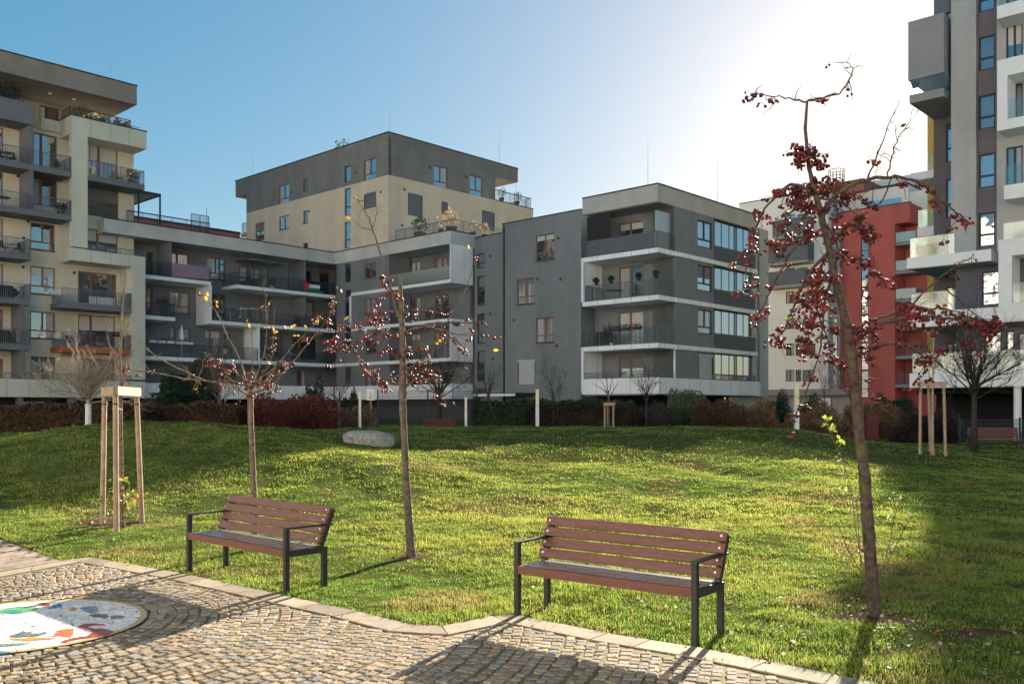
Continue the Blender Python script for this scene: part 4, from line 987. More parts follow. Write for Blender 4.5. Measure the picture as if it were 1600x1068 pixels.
fruitm = []
for nm, c in (('fruit_red', (.17, .016, .018)), ('fruit_dark', (.060, .010, .013)), ('fruit_brown', (.15, .045, .028))):
    m, nt, b = newmat(nm); tc = nd(nt, 'ShaderNodeTexCoord'); n = nd(nt, 'ShaderNodeTexNoise'); n.inputs['Scale'].default_value = 18
    nt.links.new(tc.outputs['Object'], n.inputs['Vector']); cr = nd(nt, 'ShaderNodeValToRGB')
    cr.color_ramp.elements[0].color = (c[0]*.45, c[1]*.5, c[2]*.5, 1); cr.color_ramp.elements[1].color = (*[q*1.5 for q in c], 1); cr.color_ramp.elements[0].position = .35; cr.color_ramp.elements[1].position = .65
    nt.links.new(n.outputs['Fac'], cr.inputs[0]); nt.links.new(cr.outputs[0], b.inputs['Base Color']); b.inputs['Roughness'].default_value = .42; b.inputs['Specular IOR Level'].default_value = .3; b.inputs['Subsurface Weight'].default_value = .0
    fruitm.append(m)
def sphere(mb, c, r, n=8, m=6):
    base = len(mb.v)
    for i in range(m+1):
        th = math.pi*i/m
        for k in range(n):
            a = 2*math.pi*k/n; mb.v.append((c[0]+r*math.sin(th)*math.cos(a), c[1]+r*math.sin(th)*math.sin(a), c[2]+r*math.cos(th)))
    for i in range(m):
        for k in range(n):
            a = base+i*n+k; b = base+i*n+(k+1) % n; mb.f.append((a, a+n, b+n, b))
CLUST = {}
def cluster_mesh(fm, r, seed):
    key = (fm, round(r, 4), seed)
    if key in CLUST: return CLUST[key]
    rd = random.Random(seed*31+fm); mb = MB(); n = rd.choice([1, 2, 3, 3, 4, 5])
    for i in range(n):
        a = rd.random()*6.28; l = rd.uniform(1.2, 2.8)*r; p = Vector((math.cos(a)*l*.9, math.sin(a)*l*.9, -rd.uniform(.6, 2.6)*r))
        mb.tube([(0, 0, 0), p*.6+Vector((0, 0, r*.3)), p], r*.10, 4, False); sphere(mb, p, r*rd.uniform(.72, 1.05))
    me = bpy.data.meshes.new('fruit_cluster'); me.from_pydata(mb.v, [], mb.f); me.materials.append(fruitm[fm]); me.polygons.foreach_set('use_smooth', [True]*len(me.polygons)); me.update()
    CLUST[key] = me; return me
def resample(pts, step):
    out = [pts[0]]
    for a, b in zip(pts[:-1], pts[1:]):
        n = max(1, int((b-a).length/step))
        for i in range(1, n+1): out.append(a.lerp(b, i/n))
    return out
def smooth_path(pts, it=2):
    for _ in range(it):
        q = [pts[0]]
        for a, b in zip(pts[:-1], pts[1:]): q += [a.lerp(b, .25), a.lerp(b, .75)]
        pts = q+[pts[-1]]
    return pts
leafm = attr_mat('leaf_attr', .6, .45, .3)
def leaves_np(P, size, cols, seed=0, elong=1.6, flat=0.):
    """P (N,3) centres -> quads"""
    g = np.random.default_rng(seed); N = len(P)
    a = g.normal(size=(N, 3)); 
    if flat: a[:, 2] *= (1-flat)
    a /= np.linalg.norm(a, axis=1)[:, None]
    b = g.normal(size=(N, 3)); b -= (b*a).sum(1)[:, None]*a; b /= np.linalg.norm(b, axis=1)[:, None]+1e-9
    s = (size*g.uniform(.6, 1.3, N))[:, None]
    v = np.stack([P-a*s*elong*.5, P+b*s*.45, P+a*s*elong*.5, P-b*s*.45], 1).reshape(-1, 3)
    cols = np.asarray(cols); c = cols[g.integers(0, len(cols), N)]*g.uniform(.6, 1.35, (N, 1)); c = np.repeat(c, 4, 0)
    return v, c
def traced_tree(name, label, Y, trunk, branches, bm, fruit, twig=1., group=None, seed=1, leafspec=None, fmul=1, rs_=1., rb_=1., sub=0.):
    """trunk: [(px,py,rpx)..]; branches: (pts_px, r0px, depth slope, fruit density)"""
    rd = random.Random(seed); bx, by = (trunk[0][0]-CX)/F0*Y, Y; bz = H(bx, by)-.03
    root = empty(name, (bx, by, bz)); tag(root, label, 'tree', group); org = Vector((bx, by, bz)); S = Y/F0
    mb = MB(); tp = [pt(x, y, Y) for x, y, r in trunk]; tr = [r*S*rs_ for x, y, r in trunk]
    tp[0].z = bz
    for i in range(1, len(tp)): tp[i].y += (rd.random()-.5)*.05*min(1, i/3)
    tb = MB()
    rs, rr = [], []
    for i in range(len(tp)-1):
        for k in range(6):
            f = k/6; p = tp[i].lerp(tp[i+1], f); rs.append(p+Vector((rd.uniform(-1, 1), rd.uniform(-1, 1), 0))*tr[i]*.05); rr.append((tr[i]*(1-f)+tr[i+1]*f)*rd.uniform(.94, 1.07))
    rs.append(tp[-1]); rr.append(tr[-1])
    rr[0] *= 1.5; rr[1] *= 1.25
    tb.tube(rs, rr, 12); tb.obj('trunk', bm, root, org, True)
    spots = []; twigs = MB(); leafp = []
    for (P, r0, ds, fd) in branches:
        pts = []; x0, y0 = P[0]
        # depth where the branch leaves the trunk
        k = min(range(len(trunk)), key=lambda i: abs(trunk[i][1]-y0)+abs(trunk[i][0]-x0)*.3); yb = tp[k].y
        acc = 0
        for i, (x, y) in enumerate(P):
            if i: acc += math.hypot(x-P[i-1][0], y-P[i-1][1])*S
            pts.append(pt(x, y, yb+ds*acc))
        pts = resample(smooth_path(pts), .06)
        pts = [p+Vector((rd.gauss(0, 1), rd.gauss(0, 1), rd.gauss(0, 1)))*.006*(1 if 0 < i < len(pts)-1 else 0) for i, p in enumerate(pts)]
        n = len(pts); rad = [max(.0022, rb_*r0*S*(1-.82*i/n)*rd.uniform(.85, 1.2)) for i in range(n)]
        mbb = MB().tube(pts, rad, 7); mbb.obj('branch', bm, root, org, True)
        for i in range(3, n):
            if rd.random() < .16*sub*(.35+fd):
                d = Vector((rd.gauss(0, 1), rd.gauss(0, 1), rd.gauss(-.1, .6))).normalized(); l = rd.uniform(.10, .28); sp_ = [pts[i]]; dd = d.copy()
                for q_ in range(6):
                    dd = (dd+Vector((rd.gauss(0, .22), rd.gauss(0, .22), rd.gauss(-.10, .16)))).normalized(); sp_.append(sp_[-1]+dd*l/6)
                    if rd.random() < fd*.75: spots.append(sp_[-1])
                twigs.tube(sp_, [min(rad[i]*.7, .006)*(1-.11*q_) for q_ in range(7)], 5)
        for i in range(2, n):
            if rd.random() < .42*twig:
                d = Vector((rd.gauss(0, 1), rd.gauss(0, 1), rd.gauss(.1, 1))).normalized(); l = rd.uniform(.03, .16)*(.6+.7*rd.random())*(1 if Y > 9 else .9)
                q = pts[i]+d*l*.5+Vector((rd.gauss(0, .01), rd.gauss(0, .01), rd.gauss(0, .01))); e = pts[i]+d*l+Vector((0, 0, -.02*fd))
                twigs.tube([pts[i], q, e], [min(rad[i]*.6, .0045), .003, .0018], 4)
                if rd.random() < .4:
                    e2 = q+Vector((rd.gauss(0, 1), rd.gauss(0, 1), rd.gauss(0, 1))).normalized()*l*.5; twigs.tube([q, e2], [.0028, .0016], 4)
                if rd.random() < fd: spots.append(e)
                elif rd.random() < .05: leafp.append(e)
            if rd.random() < fd*.5: spots.append(pts[i])
    pass
    if twigs.v: tag(twigs.obj('twigs', bm, root, org), kind='stuff')
    spots = [q_+Vector((rd.gauss(0, .022), rd.gauss(0, .022), rd.gauss(0, .02)))*(k_ > 0) for q_ in spots for k_ in range(fmul)]; rd.shuffle(spots); fr_, weights = fruit
    rests = [MB(), MB(), MB()]
    for i, p in enumerate(spots):
        fm = rd.choices([0, 1, 2], weights)[0]; me = cluster_mesh(fm, fr_, rd.randrange(7))
        if i < 96:
            o = bpy.data.objects.new('fruit_cluster', me); COL.objects.link(o); o.parent = root; o.location = p-org; o.rotation_euler = (rd.gauss(0, .3), rd.gauss(0, .3), rd.random()*6.28); s = rd.uniform(.8, 1.12); o.scale = (s, s, s)
        else:
            rest = rests[fm]; b0 = len(rest.v); rot = Matrix.Rotation(rd.random()*6.28, 3, 'Z')
            rest.v += [tuple(p+rot @ v.co) for v in me.vertices]; rest.f += [tuple(b0+j for j in f.vertices) for f in me.polygons]
    for k_, rest in enumerate(rests):
        if rest.f: tag(rest.obj('fruit', fruitm[k_], root, org, True), kind='stuff')
    if leafspec or leafp:
        n, col, size, pl = leafspec or (0, [(.3, .2, .04)], .04, [])
        P = [np.array(p) for p in leafp] + [np.array(pt(x+rd.gauss(0, 3), y+rd.gauss(0, 3), Y+rd.gauss(0, .1))) for x, y in pl for _ in range(n)]
        if P:
            v, c = leaves_np(np.array(P), size, col, seed); v = v-np.array(org); npmesh('leaves', v, 4, leafm, c, root)
    return root, org
# big crab apple at the right
tr = [(1368, 968, 12.5), (1364, 930, 11.5), (1358, 840, 10.5), (1350, 740, 10), (1343, 680, 9.5), (1337, 600, 9), (1328, 540, 9), (1320, 500, 8), (1308, 440, 7.2), (1293, 380, 6.3), (1278, 320, 5.4), (1265, 260, 3.8), (1258, 200, 3), (1262, 160, 2.4)]
br = [([(1262, 160), (1230, 152), (1200, 150), (1176, 146)], 1.6, .2, .25), ([(1262, 158), (1290, 152), (1315, 145), (1330, 120), (1333, 105), (1322, 97)], 2., -.2, .10),
 ([(1285, 338), (1300, 310), (1320, 292), (1356, 279), (1386, 277), (1422, 277), (1448, 295), (1470, 312), (1508, 343)], 4.2, -.15, .22),
 ([(1356, 279), (1369, 248), (1386, 204), (1404, 163)], 1.6, .1, .03), ([(1386, 277), (1395, 240), (1404, 211), (1426, 185)], 1.5, -.1, .04), ([(1395, 275), (1370, 330), (1360, 300), (1378, 240)], 1.2, .2, .04),
 ([(1265, 300), (1237, 284), (1215, 301), (1193, 328), (1180, 354), (1171, 376), (1166, 416), (1165, 460)], 2.8, .25, .42),
 ([(1285, 367), (1250, 372), (1223, 416), (1197, 473), (1184, 493)], 2.6, -.3, .34), ([(1294, 395), (1267, 420), (1246, 464), (1228, 512), (1210, 530)], 2.8, .35, .5),
 ([(1290, 380), (1329, 350), (1345, 345), (1360, 389), (1373, 433)], 2.2, .2, .45), ([(1275, 310), (1307, 310), (1338, 336), (1356, 350)], 2., -.3, .4), ([(1280, 330), (1330, 420), (1362, 400), (1376, 440)], 1.6, .35, .45),
 ([(1325, 535), (1347, 504), (1382, 495), (1422, 477), (1461, 438), (1500, 412), (1518, 402)], 2.6, .2, .14), ([(1330, 540), (1362, 512), (1400, 498), (1450, 492), (1500, 500), (1552, 508)], 4.4, -.25, .6),
 ([(1400, 470), (1440, 482), (1480, 480), (1530, 500), (1560, 510)], 2., -.35, .6), ([(1464, 438), (1500, 470), (1545, 510), (1590, 557)], 1.4, .15, .06), ([(1332, 560), (1380, 535), (1420, 540), (1450, 560), (1440, 590)], 2.2, .3, .5),
 ([(1298, 420), (1272, 450), (1262, 500), (1266, 540)], 2.2, -.35, .85), ([(1300, 430), (1284, 480), (1288, 530), (1265, 600), (1245, 640), (1238, 672)], 2., .3, .3), ([(1290, 400), (1270, 470), (1290, 520), (1300, 560)], 2.2, .5, .9),
 ([(1278, 325), (1245, 320), (1222, 345), (1205, 395)], 2.2, -.45, .5), ([(1270, 280), (1290, 290), (1310, 310), (1335, 300)], 1.8, .4, .5), ([(1262, 250), (1250, 240), (1245, 225)], 1.4, .2, .6), ([(1268, 285), (1252, 290), (1240, 300)], 1.6, .5, .8),
 ([(1318, 500), (1345, 520), (1370, 560), (1355, 610)], 1.4, -.3, .35), ([(1264, 225), (1272, 240), (1278, 255)], 1.2, .3, .8), ([(1272, 300), (1255, 330), (1262, 370)], 1.5, -.5, .7)]
traced_tree('crab_apple_tree', 'tall leaning crab apple tree full of red fruit at the right, mossy trunk', 8.15, tr, br, bk1, (.0155, (5, 7, 1)), 1.35, 'crab apple trees on the lawn', 3,
            (16, [(.22, .30, .04), (.30, .34, .06), (.14, .2, .04)], .035, [(1292, 655), (1300, 668), (1312, 690)]), 2, .86, 1, 3.0)
# thin suckers at its foot
def shoots(root, org, Y, lines, m, r=.004):
    mb = MB()
    for P in lines: mb.tube(smooth_path([pt(x, y, Y+dy) for x, y, dy in P], 1), r, 5)
    mb.obj('sucker_shoots', m, root, org)
tr_o = [o for o in COL.objects if o.name.startswith('crab_apple_tree')][0]
shoots(tr_o, tr_o.location, 8.1, [[(1360, 930, 0), (1340, 850, -.1), (1331, 770, -.1), (1316, 715, -.1), (1303, 690, -.1), (1288, 655, -.12)], [(1362, 930, 0), (1350, 830, .1), (1345, 700, .1)], [(1364, 920, 0), (1330, 870, -.2), (1310, 820, -.2)],
   [(1366, 920, 0), (1388, 860, .1), (1398, 800, .1), (1412, 775, .1)], [(1366, 920, 0), (1400, 850, -.1), (1424, 805, -.1)], [(1360, 930, 0), (1346, 900, -.2), (1338, 780, -.2)]], bk2)
P = np.array([np.array(pt(x+random.gauss(0, 5), y+random.gauss(0, 7), 8.1+random.gauss(0, .05))) for x, y, n in ((1390, 800, 10), (1400, 780, 12), (1422, 808, 12), (1318, 730, 12), (1322, 760, 10), (1345, 790, 6), (1310, 715, 14), (1350, 860, 6)) for _ in range(n)])
v, c = leaves_np(P, .022, [(.30, .28, .14), (.22, .24, .08), (.35, .32, .2)], 5); npmesh('shoot_leaves', v-np.array(tr_o.location), 4, leafm, c, tr_o)
# middle tree
tr = [(643, 872, 9.5), (641, 845, 8), (638, 800, 7.2), (634, 740, 6.8), (631, 680, 6.3), (629, 630, 6.6), (629, 600, 7.8), (630, 560, 6), (628, 500, 5), (625, 460, 4.4), (625, 445, 4), (624, 431, 3.2)]
br = [([(628, 510), (615, 470), (608, 434), (590, 384), (580, 349), (569, 327), (553, 307)], 2.4, -.1, .04), ([(580, 359), (565, 356), (553, 343)], 1., .2, .02), ([(582, 355), (590, 330), (588, 318)], .8, -.2, 0),
 ([(625, 488), (594, 485), (575, 500), (554, 508), (530, 505)], 2.4, .3, .62), ([(626, 529), (600, 518), (577, 515), (550, 542), (535, 537), (520, 536)], 2.2, -.3, .6), ([(600, 520), (575, 500), (580, 480)], 1.6, .4, .7), ([(626, 470), (605, 455), (600, 440)], 1.6, -.3, .7),
 ([(631, 520), (662, 508), (699, 502), (730, 505), (763, 503)], 2.3, .25, .42), ([(662, 508), (690, 515), (720, 524), (750, 520), (790, 526)], 1.7, -.2, .28), ([(690, 515), (712, 530), (728, 545), (729, 560)], 1.4, .2, .4), ([(700, 500), (715, 475), (726, 458), (735, 430), (742, 401)], 1.2, .1, .12),
 ([(632, 590), (655, 560), (672, 560), (684, 530), (692, 515)], 1.7, -.35, .5), ([(636, 602), (660, 585), (682, 616), (700, 631)], 1.5, .2, .15), ([(628, 603), (605, 595), (587, 585), (580, 573), (566, 572)], 1.5, -.2, .35), ([(630, 585), (610, 590), (600, 600)], 1.4, .4, .85),
 ([(630, 560), (612, 545), (600, 535)], 1.8, -.4, .8), ([(630, 550), (650, 540), (665, 545), (672, 570)], 1.8, .4, .8), ([(634, 600), (652, 596), (665, 570), (672, 585)], 1.5, -.1, .85), ([(628, 500), (640, 480), (662, 485), (690, 488)], 1.5, .35, .6), ([(545, 540), (525, 565), (515, 570)], 1., 0, .3)]
traced_tree('crab_apple_tree', 'slim crab apple tree with a cut-off top, between the two front benches', 11.4, tr, br, bk2, (.0172, (5, 5, 2)), 1.0, 'crab apple trees on the lawn', 5,
            (2, [(.50, .33, .03)], .05, [(553, 310), (547, 343), (553, 318), (731, 382), (776, 549), (686, 533), (545, 495)]), 1, .84, .95, 2.4)
# left tree
tr = [(397, 857, 7), (397, 780, 6), (394, 700, 5.4), (392, 640, 5.2), (391, 622, 5.6), (391, 604, 4)]
br = [([(391, 620), (370, 607), (350, 598), (308, 593), (290, 593), (237, 580), (200, 578), (190, 572)], 3., .1, .12), ([(320, 594), (279, 576), (249, 561), (222, 538), (200, 520), (186, 507)], 2.2, -.2, .05),
 ([(389, 606), (376, 565), (353, 520), (340, 490), (323, 467)], 2.2, .3, .06), ([(393, 610), (404, 580), (417, 540), (417, 475), (412, 443)], 2.2, -.3, .08), ([(391, 610), (410, 585), (425, 565), (428, 520), (429, 482)], 1.8, .25, .14),
 ([(393, 615), (402, 613), (440, 591), (470, 550), (500, 515), (518, 488), (529, 456)], 2.6, .15, .30), ([(392, 605), (398, 598), (432, 572), (462, 535), (490, 508), (500, 492)], 2.0, -.35, .26), ([(350, 602), (354, 615), (350, 628), (356, 634)], 1.4, .1, .12),
 ([(310, 594), (316, 570), (323, 552), (330, 562)], 1.2, .2, .1), ([(375, 608), (350, 580), (340, 560), (328, 558), (322, 575)], 1.4, -.3, .3), ([(391, 612), (380, 590), (366, 580), (360, 560)], 1.6, .45, .5), ([(392, 606), (415, 600), (420, 585), (445, 560)], 1.6, .5, .4),
 ([(391, 600), (396, 560), (392, 520), (387, 505)], 1.6, -.5, .15), ([(400, 598), (430, 600), (436, 605)], 1.2, .2, .1), ([(308, 593), (306, 605), (309, 615)], 1., .1, .05), ([(300, 592), (290, 575), (275, 555)], 1., -.2, .05), ([(391, 605), (372, 596), (350, 592), (340, 596)], 1.6, .4, .4), ([(395, 602), (410, 595), (425, 600)], 1.6, -.4, .4)]
traced_tree('crab_apple_tree', 'crab apple tree with shrivelled brown fruit and yellow tip leaves, behind the left bench', 11.9, tr, br, bk5, (.0155, (1, 2, 6)), .9, 'crab apple trees on the lawn', 9,
            (2, [(.55, .38, .03), (.5, .3, .03)], .042, [(322, 463), (338, 474), (341, 478), (386, 504), (430, 518), (450, 510), (458, 508), (465, 521), (496, 496), (529, 455), (421, 475)]), 2, .85, .62, 1.2)

# staked saplings
timber = mat('stake_timber', (.33, .245, .175), .85, .25, 7., .5, 50)
def sapling(base_px, posts, topz, trunk, branches, bm, label, frame_px, Y):
    pass
def staked(center, posts, toph, lab, lab2, trunk, brs, Y, bm, sc_=1., plank=.13):
    bx, by = center; bz = H(bx, by)
    st = empty('stake_frame', (bx, by, bz)); tag(st, lab, 'tree support', 'timber supports round young trees'); org = (bx, by, bz)
    tops = []
    for (x, y, tx, ty) in posts:
        g = H(x, y); MB().tube([(x, y, g-.1), (tx, ty, bz+toph)], [.044*sc_, .040*sc_], 10).obj('post', timber, st, org, False); tops.append((tx, ty))
        mb = MB(); f = .93; q = (x+(tx-x)*f, y+(ty-y)*f, g+(bz+toph-g)*f); mb.tube([(q[0], q[1], q[2]-.012), (q[0], q[1], q[2]+.012)], .048*sc_, 10); mb.obj('strap', steel, st, org)
    n = len(tops)
    for i in range(n):
        a, b = Vector((*tops[i], bz+toph+.003)), Vector((*tops[(i+1) % n], bz+toph+.003)); d = (b-a).normalized()*(.055*sc_)
        cxy = Vector((sum(t[0] for t in tops)/n, sum(t[1] for t in tops)/n, a.z)); out = ((a+b)/2-cxy).normalized()*.055*sc_
        off = Vector((0, 0, plank/2-.02+.004*i))
        MB().beam(a-d+out+off, b+d+out+off, .028, plank).obj('rail_board', timber, st, org)
    r, o = traced_tree('sapling_tree', lab2, Y, trunk, brs, bm, (.014, (0, 1, 1)), .5, 'staked young trees', 4)
    mb = MB(); c = Vector((bx, by, bz+toph*.9)); mb.tube([(tops[0][0], tops[0][1], c.z), (bx, by, c.z-.02), (tops[1][0], tops[1][1], c.z)], .006, 5); mb.obj('tie', steel, st, org)
    return r, o
P1, P2, P3 = gnd(160, 822, .04), gnd(182, 834, .03), gnd(222, 816, .05)
def topxy(px, Y): return ((px-CX)/F0*Y, Y)
cxy = (sum(p[0] for p in (P1, P2, P3))/3+.03, sum(p[1] for p in (P1, P2, P3))/3)
Yt = cxy[1]
sap, so = staked(cxy, [(*P1, *topxy(163.5, P1[1]-.02)), (*P2, *topxy(180.5, P2[1]+.04)), (*P3, *topxy(213.5, P3[1]-.05))], 2.03, 'three-post timber tree support with a plank collar on the left of the lawn', 'bare young tree with a whippy leader inside the left timber support',
       [(191, 805, 3.4), (190, 740, 2.8), (190, 680, 2.5), (189, 620, 2.2), (188, 560, 1.9), (191, 500, 1.4), (195, 440, 1), (196, 422, .7)],
       [([(189, 610), (196, 590), (203, 570), (205, 545), (202, 510)], 1.2, .2, .02), ([(189, 590), (180, 555), (170, 540), (165, 515), (168, 490)], 1.2, -.2, .04), ([(189, 560), (175, 545), (168, 525)], 1, .3, .02), ([(190, 530), (205, 500), (209, 480)], .9, .1, .04), ([(191, 480), (184, 470)], .8, .1, 0), ([(190, 600), (200, 575), (210, 545)], .9, -.3, .03)], Yt, bk5)
P = np.array([np.array((cxy[0]+random.gauss(0, .13), cxy[1]+random.gauss(0, .13), .15+random.random()*.65)) for _ in range(130)])
v, c = leaves_np(P, .055, [(.10, .14, .03), (.22, .20, .05), (.25, .14, .05)], 8); npmesh('sprout_leaves', v-np.array(so), 4, leafm, c, sap)
yy = 26.4; gx = lambda px: (px-CX)/F0*yy
zr_ = H(gx(1457), yy)
staked((gx(1457), yy), [(gx(1438.5), yy+.05, gx(1439.5), yy+.05), (gx(1475), yy-.1, gx(1472), yy-.1), (gx(1469), yy+.6, gx(1463), yy+.5)], 2.0, 'pale timber tree support standing in the shade on the right of the lawn', 'thin young tree inside the right-hand timber support',
       [(1457, 722, 2.4), (1457, 650, 1.9), (1457, 600, 1.4), (1458, 560, 1), (1459, 515, .6)], [([(1457, 600), (1450, 580), (1446, 560)], .8, .2, 0), ([(1457, 590), (1464, 570), (1468, 550)], .8, -.2, 0)], yy, bk3)
yy = 40.; gx = lambda px: (px-CX)/F0*yy
staked((gx(951), yy), [(gx(945), yy+.0, gx(945), yy), (gx(958), yy-.1, gx(958), yy-.1), (gx(951), yy+.4, gx(951), yy+.4)], .95, 'small square timber tree support at the far hedge, near the centre', 'small bare sapling inside the low far support',
       [(951, 668, 1.6), (951, 630, 1.3), (950, 610, 1.1)], [([(950, 620), (944, 600), (934, 590)], .9, .2, 0), ([(950, 618), (955, 598), (958, 580)], .9, -.2, 0), ([(950, 615), (948, 595), (946, 572)], .9, .3, 0), ([(950, 622), (962, 605), (966, 595)], .9, -.4, 0), ([(950, 616), (940, 606), (925, 598)], .8, .5, 0)], yy, bk2)

# generic bare trees in the background
def bare_tree(px, Y, py_top, crown_w, fork_py, label, bm, seed, n1=9, trunk_r=.06, wrap=False, lean=0., dens=1.0, tw=.008, spread=None, group='bare trees before the houses'):
    rd = random.Random(seed); x = (px-CX)/F0*Y; z0 = H(x, Y)-.03; zt = EYE+(HY-py_top)*Y/F0; zf_ = EYE+(HY-fork_py)*Y/F0; W_ = crown_w/F0*Y/2
    root = empty('bare_tree', (x, Y, z0)); tag(root, label, 'tree', group); org = Vector((x, Y, z0))
    MB().tube([(x, Y, z0), (x+lean*.5, Y, (z0+zf_)/2), (x+lean, Y, zf_), (x+lean, Y, zf_+.25*(zt-zf_))], [trunk_r*1.2, trunk_r, trunk_r*.85, trunk_r*.4], 9).obj('trunk', bm, root, org, True)
    if wrap:
        MB().tube([(x, Y, z0+.02), (x, Y, zf_-.15)], [trunk_r*1.35]*2, 10).obj('trunk_wrap', mat('trunk_wrap', (.62, .62, .60), .7), root, org, True)
    cr = MB(); c0 = Vector((x+lean, Y, zf_)); Hh = zt-zf_
    def grow(p, d, l, r, lev):
        n = 4; pts = [p]; dd = d.copy()
        for i in range(n):
            dd = (dd+Vector((rd.gauss(0, .10), rd.gauss(0, .10), rd.gauss(.02, .09)))).normalized(); pts.append(pts[-1]+dd*l/n)
        cr.tube(pts, [r*(1-.6*i/n) for i in range(n+1)], 4 if lev else 6, False)
        if lev < 3:
            k = int((4 if lev < 2 else 3)*dens+rd.random())
            for _ in range(k):
                i = rd.randint(1, n); a = Vector((rd.gauss(0, 1), rd.gauss(0, 1), rd.gauss(.25, .8))).normalized(); nd_ = (dd*.9+a*.75).normalized()
                grow(pts[i], nd_, l*rd.uniform(.38, .62), max(tw*.42, r*.5), lev+1)
    for i in range(n1):
        a = 2*math.pi*i/n1+rd.uniform(-.3, .3); f = rd.uniform(.1, 1)**.6; 
        tgt = Vector((math.cos(a)*W_*f, math.sin(a)*W_*f, Hh*math.sqrt(max(.10, 1.02-f*f))*rd.uniform(.75, 1.0))); l = tgt.length*.72
        grow(c0+Vector((0, 0, rd.uniform(-.1, .15)*Hh)), tgt.normalized(), l, trunk_r*.30, 0)
    cr.obj('crown', bm, root, org); return root
bare_tree(138, 31, 552, 175, 624, 'pale sunlit globe-shaped bare tree with a white-wrapped trunk, on the left mound', bk3, 2, 30, .075, True, dens=1.05, tw=.012)
bare_tree(686, 44, 535, 120, 622, 'wide bare tree in front of the white plinth band, right of the middle crab apple', bk4, 3, 13, .11, dens=1.1)
bare_tree(780, 43, 560, 60, 625, 'slender leaning bare tree left of the entrance canopy', bk4, 4, 8, .05, lean=-.5)
bare_tree(865, 43, 556, 58, 632, 'slender bare tree just right of the central light column', bk4, 5, 8, .05)
bare_tree(745, 46, 590, 34, 640, 'thin bare sapling at the dark hedge end near the low light column', bk2, 6, 6, .035)
bare_tree(1010, 42, 566, 66, 625, 'small bare tree before the corner balconies, behind the low timber support', bk4, 7, 11, .05)
bare_tree(1340-10, 46, 555, 60, 622, 'bare tree behind the big trunk, before the white block', bk4, 8, 9, .05)
bare_tree(1288, 50, 548, 56, 620, 'wispy bare tree between the light column and the red block', bk2, 18, 9, .04)
bare_tree(1522, 31, 470, 210, 612, 'dark wide-spreading bare tree beside the distant bench', bk4, 9, 22, .10, dens=1.05, tw=.009)
bare_tree(342, 42, 545, 110, 628, 'spreading bare tree with a pale trunk in front of the dark conifer', bk2, 10, 9, .07)
bare_tree(530, 44, 560, 90, 628, 'bare tree rising behind the red-leaved shrub', bk2, 11, 9, .06)

# hedges and shrubs
def foliage(name, label, cat, boxes, cols, size, dens, seed, group=None, blob=False):
    """boxes: (x0,x1,y0,y1,z1) world boxes standing on the terrain"""
    g = np.random.default_rng(seed); P = []; mbc = MB(); x0, x1, y0, y1, z1 = boxes[0]; org = ((x0+x1)/2, (y0+y1)/2, H((x0+x1)/2, (y0+y1)/2))
    for (x0, x1, y0, y1, z1) in boxes:
        zb = min(H(x0, y0), H(x1, y1), H((x0+x1)/2, (y0+y1)/2))-.1; A = (x1-x0)*(z1-zb)*2+(x1-x0)*(y1-y0)+2*(y1-y0)*(z1-zb); N = int(A*dens)
        if blob:
            d = g.normal(size=(N, 3)); d /= np.linalg.norm(d, axis=1)[:, None]; d[:, 2] = np.abs(d[:, 2])*1.0-.15
            lump = 1+.18*np.sin(d[:, 0]*5+seed)*np.sin(d[:, 1]*4+1)+.14*np.sin(d[:, 2]*7+d[:, 0]*6)
            r = g.uniform(.55, 1.05, N)**.6*lump
            p = np.stack([(x0+x1)/2+d[:, 0]*r*(x1-x0)/2, (y0+y1)/2+d[:, 1]*r*(y1-y0)/2, zb+np.maximum(0, d[:, 2]*r)*(z1-zb)+g.uniform(0, .15, N)], 1)
            low = g.random(N) < .35; p[low, 2] = zb+g.random(low.sum())*(z1-zb)*.5
        else:
            q = g.random((N, 3)); f = g.integers(0, 6, N); e = g.uniform(0, .16, N)
            q[f == 0, 2] = 1; q[f == 1, 2] = 1; q[f == 2, 1] = 0; q[f == 3, 1] = 0; q[f == 4, 0] = 0; q[f == 5, 0] = 1
            p = np.stack([x0+q[:, 0]*(x1-x0), y0+q[:, 1]*(y1-y0)+np.where((f == 2) | (f == 3), e, 0), zb+q[:, 2]*(z1-zb)-np.where(f < 2, e, 0)], 1)
            p[:, 2] += .07*np.sin(p[:, 0]*2.1+seed)+.05*np.sin(p[:, 0]*5.3); p += g.normal(size=p.shape)*.05
        P.append(p)
        s = .82 if not blob else .5
        cx_, cy_ = (x0+x1)/2, (y0+y1)/2
        if blob: 
            n0 = len(mbc.v); mbc.lathe([((x1-x0)/2*.62, 0), ((x1-x0)/2*.66, (z1-zb)*.3), ((x1-x0)/2*.45, (z1-zb)*.6), (.01, (z1-zb)*.72)], (cx_, cy_, zb), 12)
            for i in range(n0, len(mbc.v)): v_ = mbc.v[i]; mbc.v[i] = (v_[0], cy_+(v_[1]-cy_)*(y1-y0)/(x1-x0), v_[2])
        else: mbc.box(x0+.12, x1-.12, y0+.14, y1-.1, zb, z1-.16)
    P = np.concatenate(P); v, c = leaves_np(P, size, cols, seed)
    root = empty(name, org); tag(root, label, cat, group); npmesh('foliage', v-np.array(org), 4, leafm, c, root)
    mm = mat('hedge_core_'+cat.replace(' ', '_')+str(seed), tuple(np.mean(np.array(cols), 0)*.5), .95, .3, 4.); mbc.obj('shaded_core', mm, root, org); return root  # opaque core, inner shade of the foliage put into its darker colour
beech = [(.115, .062, .040), (.14, .075, .042), (.075, .045, .032), (.10, .07, .04)]; red_ = [(.17, .045, .035), (.13, .04, .03), (.10, .045, .03)]; green = [(.035, .055, .03), (.045, .07, .03), (.03, .042, .025)]
